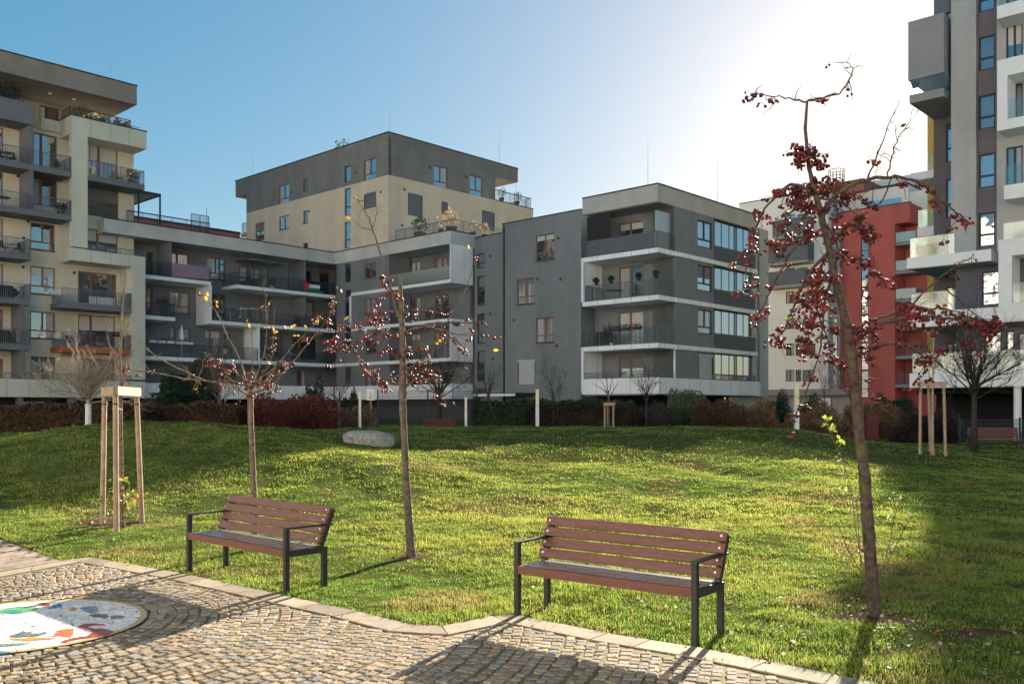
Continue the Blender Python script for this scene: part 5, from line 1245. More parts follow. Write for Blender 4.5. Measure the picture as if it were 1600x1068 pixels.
brn = [(.16, .085, .045), (.12, .075, .045), (.09, .065, .04), (.19, .095, .045)]; olive = [(.09, .11, .055), (.12, .14, .07), (.07, .09, .045)]; dgr = [(.03, .055, .035), (.04, .065, .035), (.025, .04, .03)]
sc3 = lambda L_, f: [tuple(q*f for q in t_) for t_ in L_]
beech = sc3(beech, 1.05); red_ = sc3(red_, 1.3); green = sc3(green, 1.5); brn = sc3(brn, 2.0); olive = sc3(olive, 1.6); dgr = sc3(dgr, 1.5)
def hx(px, Y): return (px-CX)/F0*Y
def hz(py, Y): return EYE+(HY-py)*Y/F0
def hedge(px0, px1, Y, py, dy, cols, label, seed, name='hedge', cat='hedge', blob=False, size=.075, dens=430, group='hedges along the far side of the lawn'):
    return foliage(name, label, cat, [(hx(px0, Y), hx(px1, Y), Y-dy/2, Y+dy/2, hz(py, Y))], cols, size, dens, seed, group, blob)
hedge(-150, 232, 36, 634, 1.4, beech, 'long clipped brown beech hedge behind the left mound', 21)
hedge(228, 376, 38, 633, 1.3, beech, 'clipped dark brown hedge below the dark conifer', 22, dens=380)
hedge(370, 530, 39, 612, 2.6, red_, 'tall loose red-leaved shrub behind the left crab apple tree', 23, 'shrub', 'shrub', True, group='shrubs behind the lawn')
hedge(505, 592, 41, 630, 2., brn, 'thin brown shrub between the red-leaved shrub and the boulder', 24, 'shrub', 'shrub', True, .06, 260, group='shrubs behind the lawn')
hedge(742, 985, 45, 626, 1.6, green, 'long clipped dark green hedge below the entrance canopy', 25, dens=330)
hedge(822, 990, 43.4, 634, .9, [(.08, .045, .035), (.06, .045, .03), (.05, .04, .03)], 'low purplish-brown hedge in front of the green hedge', 26, dens=400)
hedge(985, 1062, 44, 628, 2.2, [(.09, .06, .05), (.11, .075, .06), (.07, .055, .05)], 'greyish brown bush left of the olive shrub', 27, 'shrub', 'shrub', True, .06, 320, group='shrubs behind the lawn')
hedge(1032, 1112, 47, 603, 2.6, olive, 'silvery olive green shrub under the corner balconies', 28, 'shrub', 'shrub', True, group='shrubs behind the lawn')
hedge(1080, 1150, 45, 618, 2.6, [(.20, .10, .04), (.16, .085, .04), (.12, .07, .04)], 'rusty orange-brown bush right of the olive shrub', 29, 'shrub', 'shrub', True, group='shrubs behind the lawn')
hedge(1135, 1215, 46, 622, 2.4, brn, 'brown bush at the foot of the graphite block corner', 30, 'shrub', 'shrub', True, group='shrubs behind the lawn')
hedge(1190, 1238, 50, 612, 2.4, dgr, 'dark green bushy evergreen left of the sunlit light column', 31, 'shrub', 'shrub', True, group='shrubs behind the lawn')
hedge(1205, 1330, 46, 632, 2.4, brn, 'brown shrub mass behind the tall light column', 32, 'shrub', 'shrub', True, group='shrubs behind the lawn')
hedge(1240, 1296, 50, 616, 2.4, dgr, 'dark green evergreen just right of the sunlit light column', 33, 'shrub', 'shrub', True, group='shrubs behind the lawn')
hedge(1300, 1420, 47, 624, 2.6, brn, 'brown shrub mass below the red block', 34, 'shrub', 'shrub', True, group='shrubs behind the lawn')
hedge(1358, 1432, 51, 612, 2.6, dgr, 'dark green evergreen below the red block balconies', 35, 'shrub', 'shrub', True, group='shrubs behind the lawn')
hedge(1395, 1505, 41, 634, 2., [(.06, .04, .035), (.08, .05, .04), (.05, .04, .035)], 'dark brown shrubs behind the right timber support', 36, 'shrub', 'shrub', True, group='shrubs behind the lawn')
hedge(238, 345, 46, 560, 3., dgr, 'dark feathery conifer clump in front of the slate wing', 37, 'shrub', 'shrub', True, .11, 330, group='shrubs behind the lawn')
hedge(474, 510, 46, 588, 2., dgr, 'small dark green pine above the red-leaved shrub', 38, 'shrub', 'shrub', True, .09, 240, group='shrubs behind the lawn')
hedge(532, 566, 45, 610, 1.6, dgr, 'dark green holly bush beside the sign', 39, 'shrub', 'shrub', True, group='shrubs behind the lawn')

# dark mesh fence, sign, light columns, boulder, brick seat
fm_ = mat('fence_blue', (.035, .045, .06), .5, .1, 3)
def fence(px0, px1, Y, h, label):
    x0, x1 = hx(px0, Y), hx(px1, Y); xm = (x0+x1)/2; z = H(xm, Y); r = empty('mesh_fence', (xm, Y, z)); tag(r, label, 'fence'); o = (xm, Y, z)
    mb = MB(); n = int((x1-x0)/.06)
    for i in range(n): x = x0+(x1-x0)*i/n; mb.box(x-.006, x+.006, Y-.006, Y+.006, z, z+h)
    for k in range(7): mb.box(x0, x1, Y-.012, Y+.012, z+.05+k*(h-.1)/6, z+.062+k*(h-.1)/6)
    mb.obj('wire_panel', fm_, r, o)
    for i in range(int((x1-x0)/2.5)+2): x = min(x1, x0+i*2.5); MB().box(x-.03, x+.03, Y+.013, Y+.07, z-.1, z+h+.05).obj('fence_post', fm_, r, o)
fence(590, 745, 45.5, 1.75, 'dark blue wire mesh fence behind the boulder')
fence(1500, 1640, 38, 1.1, 'low dark mesh fence under the right tower balconies')
def column(px, pyt, Y, label, w=.16):
    x = hx(px, Y); z0 = H(x, Y)-.02; z1 = hz(pyt, Y); zm = z0+(z1-z0)*.55; r = empty('light_column', (x, Y, z0)); tag(r, label, 'lamp post', 'slim white light columns'); o = (x, Y, z0)
    MB().box(x-w/2, x+w/2, Y-w/2, Y+w/2, z0, zm).obj('shaft', mat('column_white', (.62, .64, .66), .4, .05, 2), r, o)
    MB().box(x-w/2+.004, x+w/2-.004, Y-w/2+.004, Y+w/2-.004, zm+.012, z1-.03).obj('lamp_diffuser', mat('diffuser_cream', (.66, .62, .42), .35, .05, 2), r, o)
    MB().box(x-w/2-.003, x+w/2+.003, Y-w/2-.003, Y+w/2+.003, z1-.029, z1).obj('cap', mat('column_white', (.6,)*3), r, o)
column(1244.5, 599, 34.5, 'tallest white light column, standing on the sunlit crest at the right')
column(839.5, 608, 42.5, 'white light column in front of the purplish hedge, right of the entrance canopy')
column(728, 620, 43.5, 'shortest white light column at the end of the mesh fence', .12)
column(562.5, 612, 40, 'white light column just left of the boulder and the small sign', .11)
for px, pt_ in ((530, 628), ):
    x = hx(px, 39); tag(MB().tube([(x, 39, H(x, 39)-.1), (x, 39, hz(pt_, 39))], .07, 8).obj('timber_post', bk2), 'short weathered timber post at the right end of the red-leaved shrub', 'post')
x, Y = hx(579.5, 42), 42; z = H(x, Y); s = empty('notice_sign', (x, Y, z)); tag(s, 'small white notice board with a framed grey text panel on a thin post', 'sign'); o = (x, Y, z)
MB().tube([(x, Y, z), (x, Y, hz(612, Y))], .03, 8).obj('post', M['soffit'], s, o); MB().box(x-.17, x+.17, Y-.05, Y-.03, hz(625, Y), hz(608, Y)).obj('board', M['trim'], s, o)
mb = MB(); 
for q in ((-.13, -.12, .04, .44), (.12, .13, .04, .44), (-.12, .12, .04, .05), (-.12, .12, .43, .44)): mb.box(x+q[0], x+q[1], Y-.056, Y-.051, hz(625, Y)+q[2], hz(625, Y)+q[3])
for k in range(4): mb.box(x-.06, x+.06, Y-.056, Y-.051, hz(625, Y)+.09+k*.085, hz(625, Y)+.13+k*.085)
mb.obj('lettering', M['coping'], s, o)
x0, x1 = hx(662, 43), hx(712, 43); z = H(x0, 43)-.05; r = empty('brick_seat', ((x0+x1)/2, 43, z)); tag(r, 'low dark red slatted block seat at the mesh fence', 'seat wall'); o = ((x0+x1)/2, 43, z)
for k in range(3): MB().box(x0, x1, 42.7, 43.2, z+.06+k*.12, z+.15+k*.12).obj('slat', mat('seat_red', (.10, .035, .035), .8), r, o)
MB().box(x0+.1, x1-.1, 42.8, 43.1, z, z+.4).obj('core', M['base'], r, o)
# small dark litter box seen behind the crest
x = hx(1361, 45); tag(MB().box(x-.3, x+.3, 44.8, 45.2, H(x, 45), H(x, 45)+1.15).box(x-.34, x+.34, 44.76, 45.24, H(x, 45)+1.153, H(x, 45)+1.2).obj('litter_bin', mat('bin_maroon', (.13, .03, .03), .6)), 'dark red box bin at the brown shrubs behind the big trunk', 'bin')
# boulder
bm_ = bmesh_ = None
import bmesh
b = bmesh.new(); bmesh.ops.create_icosphere(b, subdivisions=5, radius=1)
for v_ in b.verts:
    p = v_.co.copy(); q = Vector((math.copysign(abs(p.x)**.6, p.x), math.copysign(abs(p.y)**.75, p.y), math.copysign(abs(p.z)**.7, p.z)))
    n = noise.noise(p*1.4+Vector((3, 1, 2)))*.16+noise.noise(p*4)*.05+noise.noise(p*12)*.015
    q *= (1+n); q.z *= (1-.22*max(0, p.x)); v_.co = Vector((q.x*.74, q.y*.5, q.z*.36))
me = bpy.data.meshes.new('boulder'); b.to_mesh(me); b.free(); me.polygons.foreach_set('use_smooth', [True]*len(me.polygons)); me.materials.append(mat('granite', (.25, .25, .24), .95, .6, 15., 1., 20, coord='Object'))
bo = bpy.data.objects.new('boulder', me); COL.objects.link(bo); bx = hx(577, 23.6); bo.scale = (.82, .82, .86); bo.location = (bx, 23.6, H(bx, 23.6)+.06); tag(bo, 'large grey rounded boulder lying behind the lawn mound', 'boulder')

# ------------------------------------------------------------------ grass
def blades(n, y0, y1, h0, h1, w, seg2, seed):
    g = np.random.default_rng(seed)
    yy_ = np.sqrt(g.uniform(y0**2, y1**2, n)); xx_ = g.uniform(-1, 1, n)*(yy_*.6+1.6)
    # clumping
    cl = 1.4*vn(xx_, yy_, 3.1, 5)
    keep = (yy_ > edge_y(xx_)-.0+.015*g.normal(size=n)) & (g.random(n) < .72+.28*cl)
    xx_, yy_, cl = xx_[keep], yy_[keep], cl[keep]; n = len(xx_)
    # bare patches at the tree feet and between
    bare = np.zeros(n)
    for (bx_, by_, rr_) in ((3.2, 8.1, .42), (-1.25, 11.4, .25), (-6.25, 14.3, .45), (3.35, 7.4, .35)):
        bare = np.maximum(bare, np.exp(-((xx_-bx_)**2+(yy_-by_)**2)/rr_**2))
    k2 = g.random(n) > bare*1.0; xx_, yy_, cl, bare = xx_[k2], yy_[k2], cl[k2], bare[k2]; n = len(xx_)
    zz_ = hgt(xx_, yy_)-.006
    c2 = 1.4*vn(xx_, yy_, 8.5, 6); c3 = 1.4*vn(xx_, yy_, 1.4, 7)
    zz_ = zz_+.012*np.clip(c2, 0, 1)
    a = g.uniform(0, 2*np.pi, n); lean = g.uniform(.2, 1.5, n); hh = g.uniform(h0, h1, n)*(1+.22*cl+.30*c2+.2*c3)*(1-.4*bare)
    big = 1.3*vn(xx_, yy_, .45, 8)+.5*vn(xx_, yy_, 1., 9); hh *= (1+.2*big)
    dx, dy = np.cos(a), np.sin(a); wa = a+np.pi/2+g.normal(size=n)*.5; wx, wy = np.cos(wa)*w/2, np.sin(wa)*w/2
    B = np.stack([xx_, yy_, zz_], 1); Wv = np.stack([wx, wy, wx*0], 1)*g.uniform(.7, 1.3, n)[:, None]
    Mid = B+np.stack([dx*hh*lean*.3, dy*hh*lean*.3, hh*.6], 1); Tip = B+np.stack([dx*hh*lean, dy*hh*lean, hh*(1.02-.36*lean)], 1)
    t = np.clip(.5+.28*big+.22*c3+.25*g.normal(size=n), 0, 1)[:, None]
    c = (1-t)*np.array([.10, .225, .038])+t*np.array([.35, .375, .08])
    wn = np.clip((vn(xx_, yy_, .75, 12)+.5*vn(xx_, yy_, 2.3, 13)-.35)*2.2, 0, .75)[:, None]; c = c*(1-wn)+wn*np.array([.30, .25, .10]); hh *= 1-.3*wn[:, 0]
    dry = (g.random(n) < .10)[:, None]; c = np.where(dry, np.array([.38, .31, .15]), c)*g.uniform(.7, 1.3, (n, 1))
    if seg2:
        v = np.stack([B-Wv, B+Wv, Mid+Wv*.75, B-Wv, Mid+Wv*.75, Mid-Wv*.75, Mid-Wv*.75, Mid+Wv*.75, Tip], 1).reshape(-1, 3); c = np.repeat(c, 9, 0)
    else: v = np.stack([B-Wv, B+Wv, Tip], 1).reshape(-1, 3); c = np.repeat(c, 3, 0)
    return v, c
grassm = attr_mat('grass_blade', .8, .5, .0)
VV, CC = [], []
for args in ((260000, 5.6, 10., .022, .062, .006, True, 1), (300000, 9.9, 15, .022, .055, .009, False, 2), (280000, 14.9, 23, .025, .055, .015, False, 3), (190000, 22.9, 47, .03, .06, .028, False, 4)):
    v, c = blades(*args); VV.append(v); CC.append(c)
tag(npmesh('grass', np.concatenate(VV), 3, grassm, np.concatenate(CC)), kind='stuff')
soilm = mat('bare_earth', (.085, .06, .04), 1., .4, 9., .9, 30, spec=0.)
for (bx_, by_, rr_) in ((3.2, 8.0, .46), (-1.25, 11.35, .2), (-6.3, 14.3, .52), (3.9, 7.55, .3), (5.2, 9.6, .22), (1.75, 26.6, .5)):
    mb = MB(); n = 22; ring = [(bx_+math.cos(2*math.pi*k/n)*rr_*random.uniform(.75, 1.2)*1.25, by_+math.sin(2*math.pi*k/n)*rr_*random.uniform(.75, 1.2)) for k in range(n)]
    mb.v = [(bx_, by_, H(bx_, by_)+.022)]+[((bx_+x)/2, (by_+y)/2, H((bx_+x)/2, (by_+y)/2)+.018) for x, y in ring]+[(x, y, H(x, y)-.012) for x, y in ring]
    for k in range(n): j = (k+1) % n; mb.f += [(0, 1+k, 1+j), (1+k, n+1+k, n+1+j, 1+j)]
    tag(mb.obj('bare_soil', soilm, None, (0, 0, 0), True), kind='structure')
# fallen leaves
g = np.random.default_rng(12); P = []
for (bx_, by_, rr_, n) in ((3.3, 7.7, .8, 330), (4.0, 7.6, 1.2, 260), (-6.2, 14.2, .5, 150), (-1.2, 11.3, .5, 40), (1.6, 7.6, .9, 60), (0, 12, 5, 160), (5, 10, 3, 90), (-3.5, 10.3, .6, 40), (-4.9, 11.2, .5, 30)):
    P.append(np.stack([bx_+g.normal(size=n)*rr_, by_+g.normal(size=n)*rr_, np.zeros(n)], 1))
P = np.concatenate(P); P[:, 2] = np.where(P[:, 1] > edge_y(P[:, 0]), hgt(P[:, 0], P[:, 1])+g.uniform(.02, .06, len(P)), .034)
P = P[(P[:, 1] > edge_y(P[:, 0])) | (g.random(len(P)) < .22)]
v, c = leaves_np(P, .030, [(.15, .08, .045), (.20, .11, .06), (.11, .06, .04), (.30, .24, .18), (.17, .06, .035), (.35, .31, .27)], 3, 1.4, .5)
tag(npmesh('fallen_leaves', v, 4, leafm, c), kind='stuff')
# moss tufts and weeds between the cobbles
g = np.random.default_rng(22); n = 9000; x = g.uniform(-8, 5, n); y = g.uniform(4.5, 12, n)
k = (y < edge_y(x)-.25) & (np.hypot(x-DC[0], y-DC[1]) > DR+.12) & ((np.sin(x*3.1+y)*np.sin(y*2.7-x)+g.normal(size=n)*.5) > .15)
P = np.stack([x, y, np.full(n, .012)], 1)[k]; P[:, 2] += g.uniform(0, .012, len(P))
v, c = leaves_np(P, .016, [(.20, .19, .04), (.26, .22, .05), (.12, .13, .03)], 13, 1.2); tag(npmesh('joint_moss', v, 4, leafm, c), kind='stuff')

# ------------------------------------------------------------------ things on balconies and roofs
potm = mat('pot_terracotta', (.30, .12, .07), .8); potd = mat('pot_dark', (.04, .04, .045), .6); potw = mat('pot_white', (.6, .6, .58), .5)
def plant(U, V, z, h, w, label, cols=dgr, pot=potm, name='potted_plant', cat='plant', seed=0, dens=140):
    x, y = xy(U, V); r = empty(name, (x, y, z+.004)); tag(r, label, cat, 'plants on balconies and terraces')
    MB().lathe([(.001, 0), (w*.22, 0), (w*.30, h*.3), (w*.27, h*.3), (w*.25, h*.25), (.001, h*.25)]).obj('pot', pot, r)
    g_ = np.random.default_rng(seed+int(U*10)); d = g_.normal(size=(dens, 3)); d /= np.linalg.norm(d, axis=1)[:, None]; d *= g_.uniform(.4, 1, (dens, 1))
    P_ = np.stack([d[:, 0]*w/2, d[:, 1]*w/2, h*.65+d[:, 2]*h*.35], 1); v_, c_ = leaves_np(P_, .10, cols, seed); npmesh('foliage', v_, 4, leafm, c_, r); return r
def chair(U, V, z, rz, label, m):
    x, y = xy(U, V); r = empty('balcony_chair', (x, y, z+.004), GRID+rz); tag(r, label, 'chair', 'chairs on balconies')
    for sx in (-.2, .2):
        for sy in (-.2, .2): MB().tube([(sx*1.1, sy*1.1, 0), (sx, sy, .43)], .015, 6).obj('leg', m, r)
    MB().box(-.23, .23, -.23, .23, .432, .46).obj('seat', m, r); MB().beam((0, .24, .47), (0, .33, .88), .44, .025, (1, 0, 0)).obj('backrest', m, r)
def table(U, V, z, label, m, R_=.35):
    x, y = xy(U, V); r = empty('balcony_table', (x, y, z+.004)); tag(r, label, 'table', 'tables on balconies')
    MB().lathe([(.001, .70), (R_, .70), (R_, .73), (.001, .73)]).obj('tabletop', m, r); MB().lathe([(.22, 0), (.03, .04), (.025, .699)]).obj('pedestal', m, r)
def flowerbox(face, px0, px1, d, z, label, seed, cols=dgr, m=potd):
    t0, t1 = face.s(px0), face.s(px1); U, V = face.P((t0+t1)/2, d); x, y = xy(U, V); r = empty('flower_box', (x, y, z), GRID); tag(r, label, 'flower box', 'flower boxes on railings'); w = abs(t1-t0)
    bx_ = (w/2, .09) if face.k == 'V' else (.09, w/2); MB().box(-bx_[0], bx_[0], -bx_[1], bx_[1], 0, .18).obj('trough', m, r)
    g_ = np.random.default_rng(seed); n_ = int(w*140); P_ = np.stack([g_.uniform(-1, 1, n_)*bx_[0], g_.uniform(-1, 1, n_)*bx_[1]*1.3, .18+np.abs(g_.normal(size=n_))*.12], 1); v_, c_ = leaves_np(P_, .07, cols, seed); npmesh('foliage', v_, 4, leafm, c_, r)
straw = [(.27, .20, .12), (.23, .17, .10), (.31, .24, .15)]
def LFp(px, d): t = LF.s(px); return LF.P(t, d)
zT = 21.12
for i, (px, h, w, c_, lb) in enumerate(((128, 1.5, .7, straw, 'tall dried straw-coloured plant on the cream block terrace, left of the other dry one'), (140, 1.6, .7, straw, 'tallest dry straw plant on the cream block terrace'), (151, 1.5, .8, straw, 'dry straw plant third from the left on the cream block terrace'),
      (166, 1.1, .8, olive, 'yellow-green bushy plant on the cream block terrace'), (176, 1.1, .7, olive, 'yellow-green plant next to the bushy one on the cream block terrace'), (193, 1.3, .6, [(.2, .07, .04), (.14, .06, .04)], 'reddish-brown plant near the right end of the cream block terrace'), (206, 1.1, .7, [(.2, .07, .04), (.14, .06, .04)], 'reddish-brown plant at the right end of the cream block terrace'))):
    plant(*LFp(px, -.9), zT+.55, h, w, lb, c_, potd, seed=i)
plant(*LFp(22, -.9), zT+.4, 2.1, 1.6, 'big dark green bush on the top left terrace', dgr, potd, seed=11, dens=500); plant(*LFp(8, -.9), zT+.4, 1.6, 1.2, 'smaller green bush at the far left of the top terrace', dgr, potd, seed=12, dens=300)
plant(*LFp(149, -.6), 18.1, .8, .5, 'potted plant in terracotta by the left door of the upper right balcony', olive, potm, seed=13); plant(*LFp(211, -.7), 18.1, 1.3, .8, 'leafy green plant at the right end of the upper right balcony', olive, potd, seed=14, dens=260); plant(*LFp(219, -.7), 18.1, 1.25, .7, 'green plant in the outermost corner of the upper right balcony', dgr, potm, seed=15)
chair(*LFp(196, -1.), 18.1, 1., 'wooden chair on the upper right balcony of the cream block', mat('chair_wood', (.25, .14, .08), .7))
table(*LFp(20, -1.), 18.1, 'small dark table on the upper left balcony', steel); chair(*LFp(12, -1.1), 18.1, .4, 'dark chair left of the small table on the upper left balcony', steel); chair(*LFp(29, -1.1), 18.1, -.6, 'dark chair right of the small table on the upper left balcony', steel)
table(*LFp(12, -1.), 15.1, 'brown table on the second balcony from the top, far left', potm, .5); plant(*LFp(104, -.9), 15.1, 1.0, .9, 'low dark plant at the column end of the long left balcony', dgr, potd, seed=16, dens=240); plant(*LFp(97, -.9), 18.1, .9, .5, 'small red-flowered plant beside the column on the top left balcony', [(.25, .06, .04), (.05, .08, .03)], potm, seed=17)
table(*LFp(26, -1.1), 12.1, 'round white table on the left balcony with the dark cushions', potw); chair(*LFp(16, -1.1), 12.1, .6, 'black chair left of the round white table', potd); chair(*LFp(36, -1.1), 12.1, -.8, 'black chair right of the round white table', potd)
plant(*LFp(32, -.9), 9.1, .7, .5, 'plant in a white pot on the third balcony down at far left', dgr, potw, seed=18)
def covered(U, V, z, w, d, h, label, m, name='covered_furniture', cat='covered furniture'):
    x, y = xy(U, V); o = MB().box(-w/2, w/2, -d/2, d/2, 0, h*.85); o.box(-w/2+.06, w/2-.06, -d/2+.06, d/2-.06, h*.85, h); ob = o.obj(name, m); bv = ob.modifiers.new('b', 'BEVEL'); bv.width = .05; bv.segments = 3
    ob.location = (x, y, z+.004); ob.rotation_euler = (0, 0, GRID); tag(ob, label, cat, 'covered furniture on balconies')
cloth = mat('cover_black', (.03, .033, .04), .9, .2, 4, .5, 12)
covered(*LFp(12, -1.), 9.1, 1.3, .7, .9, 'black covered furniture on the third balcony down at far left', cloth); covered(*LFp(10, -1.), 6.1, 1.1, .7, .95, 'black covered furniture on the lowest left balcony', cloth)
o = MB(); U0_, V0_ = LFp(27, -.2); U1_, _ = LFp(45, -.2)
cm = mat('cloth_pale', (.42, .36, .36), .9, .2, 3); mb = MB(); n = 24
for i in range(n): 
    a_, b_ = U0_+(U1_-U0_)*i/n, U0_+(U1_-U0_)*(i+1)/n; mb.box(a_+.004, b_-.004, V0_+.03*(i % 2), V0_+.03*(i % 2)+.02, 6.25, 7.1)
tag(mb.obj('striped_cloth', cm), 'pale striped cloth hung over the railing of the lowest left balcony', 'cloth')
ob = bpy.data.objects['striped_cloth']; ob.rotation_euler = (0, 0, GRID)
flowerbox(LF, 150, 168, .08, 6.95, 'left dark flower box on the terracotta-edged balcony', 1); flowerbox(LF, 174, 192, .08, 6.95, 'right dark flower box on the terracotta-edged balcony', 2)
plant(*LFp(115, -.9), 6.1, .9, .6, 'pot with pale flowers at the left end of the terracotta-edged balcony', [(.4, .4, .35), (.06, .1, .04)], potw, seed=19); chair(*LFp(140, -1.), 6.1, .5, 'brown chair left of the door on the terracotta-edged balcony', mat('chair_red', (.28, .09, .05), .7)); chair(*LFp(162, -1.), 6.1, -.5, 'brown chair right of the door on the terracotta-edged balcony', mat('chair_red', (.28, .09, .05), .7))
mb = MB(); a_, b_ = LF.s(141), LF.s(182); 
for i in range(22): mb.box(a_+(b_-a_)*i/22, a_+(b_-a_)*(i+.8)/22, 65.2, 65.22, 9.15, 9.7)
mb.obj('x', M['trim']); ob = bpy.data.objects['x']; ob.name = 'white_lattice'; ob.rotation_euler = (0, 0, GRID); tag(ob, 'low white lattice behind the bars of the balcony above the terracotta one', 'lattice')
def AFp(px, d): t = AF.s(px); return AF.P(t, d)
flowerbox(AF, 233, 243, .1, 6.75, 'left planter full of flowers on the lowest slate wing balcony', 3, [(.06, .09, .04), (.35, .07, .06), (.4, .38, .35)], potw); flowerbox(AF, 246, 257, .1, 6.75, 'second planter on the lowest slate wing balcony', 4, [(.06, .09, .04), (.35, .1, .1)], potw); flowerbox(AF, 260, 271, .1, 6.75, 'third planter on the lowest slate wing balcony', 5, [(.06, .09, .04), (.3, .08, .06)], potw); flowerbox(AF, 274, 300, .1, 6.75, 'longest white planter on the lowest slate wing balcony', 6, [(.06, .09, .04), (.4, .38, .35)], potw)
flowerbox(AF, 245, 262, .1, 9.7, 'hanging box of dark plants on the small left balcony of the slate wing', 7)
U_, V_ = AFp(290, -.6); x, y = xy(U_, V_); r = empty('folded_parasol', (x, y, 5.76)); tag(r, 'folded pale parasol on the lowest slate wing balcony', 'parasol'); MB().tube([(0, 0, .1), (0, 0, 2.5)], .02, 6).obj('pole', M['trim'], r); MB().lathe([(.02, 2.45), (.09, 2.1), (.16, 1.5), (.12, 1.0), (.03, .95)]).obj('canopy', M['trim'], r); MB().lathe([(.001, 0), (.25, 0), (.25, .08), (.03, .1)]).obj('base', potd, r)
# flag hung on the slate wing railing: black, white and green bands, red triangle
def flag():
    t0, t1 = AF.s(475.5), AF.s(499.5); z1 = 12.75; z0 = z1-(t1-t0)*.56; d = .03; h = (z1-z0)/3; Uo_, Vo_ = AF.P(t0, d); x, y = xy(Uo_, Vo_); r = empty('flag', (x, y, z0), GRID); tag(r, 'hanging flag with black, white and green bands and a red triangle', 'flag'); w = t1-t0
    def band(a, b, nm, m, x0): mb = MB(); n_ = 14; [mb.quad((x0(a)+(w-x0(a))*i/n_, .02*math.sin(i*1.3), a), (x0(a)+(w-x0(a))*(i+1)/n_, .02*math.sin((i+1)*1.3), a), (x0(b)+(w-x0(b))*(i+1)/n_, .02*math.sin((i+1)*1.3), b), (x0(b)+(w-x0(b))*i/n_, .02*math.sin(i*1.3), b)) for i in range(n_)]; o_ = mb.obj(nm, m, r); s_ = o_.modifiers.new('s', 'SOLIDIFY'); s_.thickness = .006
    H3 = 3*h; tx = lambda z: .36*w*(1-abs(z-H3/2)/(H3/2))
    band(0, h, 'green_band', mat('flag_green', (.02, .16, .08), .8), tx); band(h, 1.5*h, 'white_band', mat('flag_white', (.7, .7, .7), .8), tx); band(1.5*h, 2*h, 'white_band', mat('flag_white', (.7, .7, .7), .8), tx); band(2*h, H3, 'black_band', mat('flag_black', (.015, .015, .018), .8), tx)
    mb = MB(); mb.v = [(0, 0, 0), (.36*w, -.004, H3/2), (0, 0, H3), (0, .006, 0), (.36*w, .004, H3/2), (0, .006, H3)]; mb.f = [(0, 1, 2), (3, 5, 4), (0, 3, 4, 1), (1, 4, 5, 2), (0, 2, 5, 3)]; mb.obj('red_triangle', mat('flag_red', (.55, .04, .05), .8), r)
flag()
def CFp(px, d): t = CF.s(px); return CF.P(t, d)
for i, (px, z, lb) in enumerate(((934, 9.95, 'leftmost hanging pot on the third-floor corner balcony'), (957, 9.95, 'second hanging pot on the third-floor corner balcony'), (1000, 9.95, 'hanging pot before the lit door of the third-floor corner balcony'), (1036, 9.95, 'hanging pot at the right corner of the third-floor corner balcony'))):
    plant(*CFp(px if px < 1029 else 1027, .15), z, .5, .45, lb, dgr, potd, seed=30+i)
for i, (a_, b_) in enumerate(((945, 956), (959, 971), (973, 985), (991, 1003))):
    flowerbox(CF, a_, b_, .1, 6.85, ('first', 'second', 'third', 'fourth')[i]+' dark flower box from the left on the second-floor corner balcony rail', 40+i)
covered(*CFp(930, -1.), 5.95, 1.2, .8, 1.0, 'black covered furniture on the second-floor corner balcony', cloth); plant(*CFp(948, -.5), 5.95, .7, .4, 'plant in a white pot on the second-floor corner balcony', dgr, potw, seed=50); chair(*CFp(980, -1.), 5.95, 2., 'pale folding chair on the second-floor corner balcony', potw)
table(*CFp(945, -1.), 8.95, 'low table on the third-floor corner balcony', cloth, .6); chair(*CFp(1015, -1.), 2.95+.0, 1.2, 'dark chair with a stack of things on the lowest corner loggia', potd)
for i, (px, z, kind, lb) in enumerate(((222, 11.75, 'c', 'dark chair behind the mauve cloth, top left slate wing balcony'), (300, 11.75, 'p', 'leafy plant behind the mauve cloth on the top left slate wing balcony'), (385, 11.75, 't', 'dark table under the glass roof of the slate wing'), (402, 11.75, 'c', 'dark chair under the glass roof of the slate wing'), (434, 11.75, 'p', 'plant just left of the partition beside the flag'),
      (350, 8.75, 'c', 'pale chair at the left of the long middle balcony, slate wing'), (368, 8.75, 't', 'pale table on the long middle balcony of the slate wing'), (470, 8.75, 'p', 'plant on the long middle balcony, right of the partition'), (505, 8.75, 'c', 'dark chair at the inner corner of the long middle balcony'),
      (330, 5.75, 't', 'table on the lowest slate wing balcony behind the conifer top'), (356, 5.75, 'c', 'pale chair on the lowest slate wing balcony, left of the white fin'), (440, 5.75, 'p', 'plant on the lowest slate wing balcony, right of the white fin'), (510, 11.75, 'p', 'plant at the inner corner of the top slate wing balcony'))):
    U_, V_ = AFp(px, -.8)
    if kind == 'c': chair(U_, V_, z, .5*i, lb, potw if 'pale' in lb else steel)
    elif kind == 't': table(U_, V_, z, lb, potw if 'pale' in lb else steel)
    else: plant(U_, V_, z, .9+.1*(i % 3), .6, lb, olive if i % 2 else dgr, potm if i % 2 else potw, seed=90+i)
for i, (px, z, kind, lb) in enumerate(((640, 11.75, 'c', 'chair behind the frosted rail of the corner loggia with white side panel'), (690, 8.75, 'c', 'dark chair at the right end of the loggia inside the white frame'), (655, 8.75, 'p', 'plant by the left door of the loggia inside the white frame'), (668, 5.75, 't', 'dark table in the lowest loggia behind the slim fruit tree'))):
    U_, V_ = BF.P(BF.s(px), -.9)
    if kind == 'c': chair(U_, V_, z, 1.2, lb, steel)
    elif kind == 't': table(U_, V_, z, lb, steel)
    else: plant(U_, V_, z, 1., .6, lb, dgr, potm, seed=120+i)
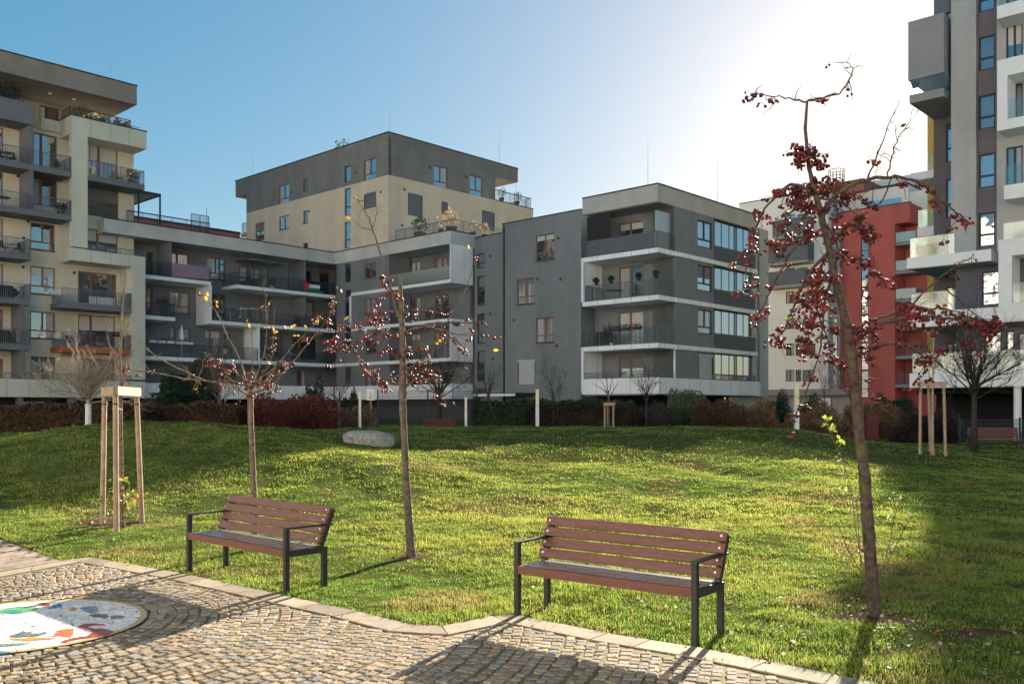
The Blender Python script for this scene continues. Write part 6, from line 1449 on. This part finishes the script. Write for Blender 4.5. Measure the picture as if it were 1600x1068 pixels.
# B roof terrace plants, tower terrace plants
plant(*BF.P(BF.s(637), -1.3), zR+.05, 2.0, 1.8, 'dark evergreen bush at the left of the slate wing roof terrace', dgr, potd, seed=60, dens=420)
for i, (px, h_) in enumerate(((672, 1.5), (684, 1.8), (692, 1.5))): plant(*BF.P(BF.s(px), -1.2), zR+.05, h_+.3, .9, ('left', 'middle', 'right')[i]+' clump of pale pampas grass at the corner of the slate wing roof terrace', straw, potd, seed=61+i, dens=220)
VB = Vc+1.
for i, px in enumerate((739, 757)): 
    U_ = UofV(px, VB); plant(U_, VB, zR+.05, 1.4, .9, ('left', 'right')[i]+' clump of pampas grass on the terrace before the shuttered tower window', straw, potd, seed=65+i, dens=200)
for i, px in enumerate((784, 808)): U_ = UofV(px, 61.5); plant(U_, 61.5, zt1+.1, 1.5, 1., ('left', 'right')[i]+' potted shrub on the small roof terrace of the sand tower', dgr, potd, seed=70+i)
for i, px in enumerate((519, 530)): plant(50.6, TU.s(px), zt2+.05, 1.0, .8, ('left', 'right')[i]+' wispy dark plant on the tower roof edge', dgr, potd, seed=75+i, dens=60)
plant(48.9, VofU(1430, 48.9), 18.45, .9, .7, 'plant trailing over the high balcony box of the right tower', olive, potd, seed=80)
table(49.5, VofU(1450, 49.5), 6.7, 'pale table on the middle glass-railed balcony of the right tower', potw, .5)

# ------------------------------------------------------------------ light, sky, camera
SUN_AZ = math.atan(kx(1452)); SUN_EL = R(-1.75)+math.atan((HY-86)/F0/math.hypot(1, kx(1452)))
w = bpy.data.worlds.new('World'); sc.world = w; w.use_nodes = True; nt = w.node_tree; bg = nt.nodes['Background']
sky = nt.nodes.new('ShaderNodeTexSky'); sky.sky_type = 'NISHITA'; sky.sun_disc = False; sky.sun_elevation = SUN_EL; sky.sun_rotation = SUN_AZ
sky.air_density = 1.; sky.dust_density = .75; sky.ozone_density = 2.0; sky.altitude = 250
gm = nt.nodes.new('ShaderNodeGamma'); gm.inputs[1].default_value = .56; nt.links.new(sky.outputs[0], gm.inputs[0])
hs_ = nt.nodes.new('ShaderNodeHueSaturation'); hs_.inputs['Saturation'].default_value = 1.9; hs_.inputs['Hue'].default_value = .488; nt.links.new(gm.outputs[0], hs_.inputs['Color'])
nt.links.new(hs_.outputs[0], bg.inputs[0]); bg.inputs[1].default_value = .057
sl = bpy.data.lights.new('sun', 'SUN'); sl.energy = 5.0; sl.angle = R(.55); sl.color = (1., .86, .67); so_ = bpy.data.objects.new('sun', sl); COL.objects.link(so_)
sd = Vector((math.sin(SUN_AZ)*math.cos(SUN_EL), math.cos(SUN_AZ)*math.cos(SUN_EL), math.sin(SUN_EL))); so_.rotation_euler = sd.to_track_quat('Z', 'Y').to_euler(); so_.location = (20, 40, 30)
cam = bpy.data.cameras.new('camera'); co = bpy.data.objects.new('camera', cam); COL.objects.link(co); sc.camera = co
co.location = (0, 0, EYE); co.rotation_euler = (R(90), 0, 0); cam.sensor_width = 36; cam.lens = 36*F0/1600; cam.shift_y = (HY-534)/1600; cam.clip_end = 2000; cam.clip_start = .1
sc.view_settings.view_transform = 'Standard'; sc.view_settings.look = 'None'; sc.view_settings.exposure = 2.25; sc.view_settings.gamma = 1
sc.render.engine = 'CYCLES'; sc.cycles.use_denoising = True; sc.cycles.max_bounces = 8; sc.cycles.transparent_max_bounces = 12; sc.cycles.sample_clamp_indirect = 8
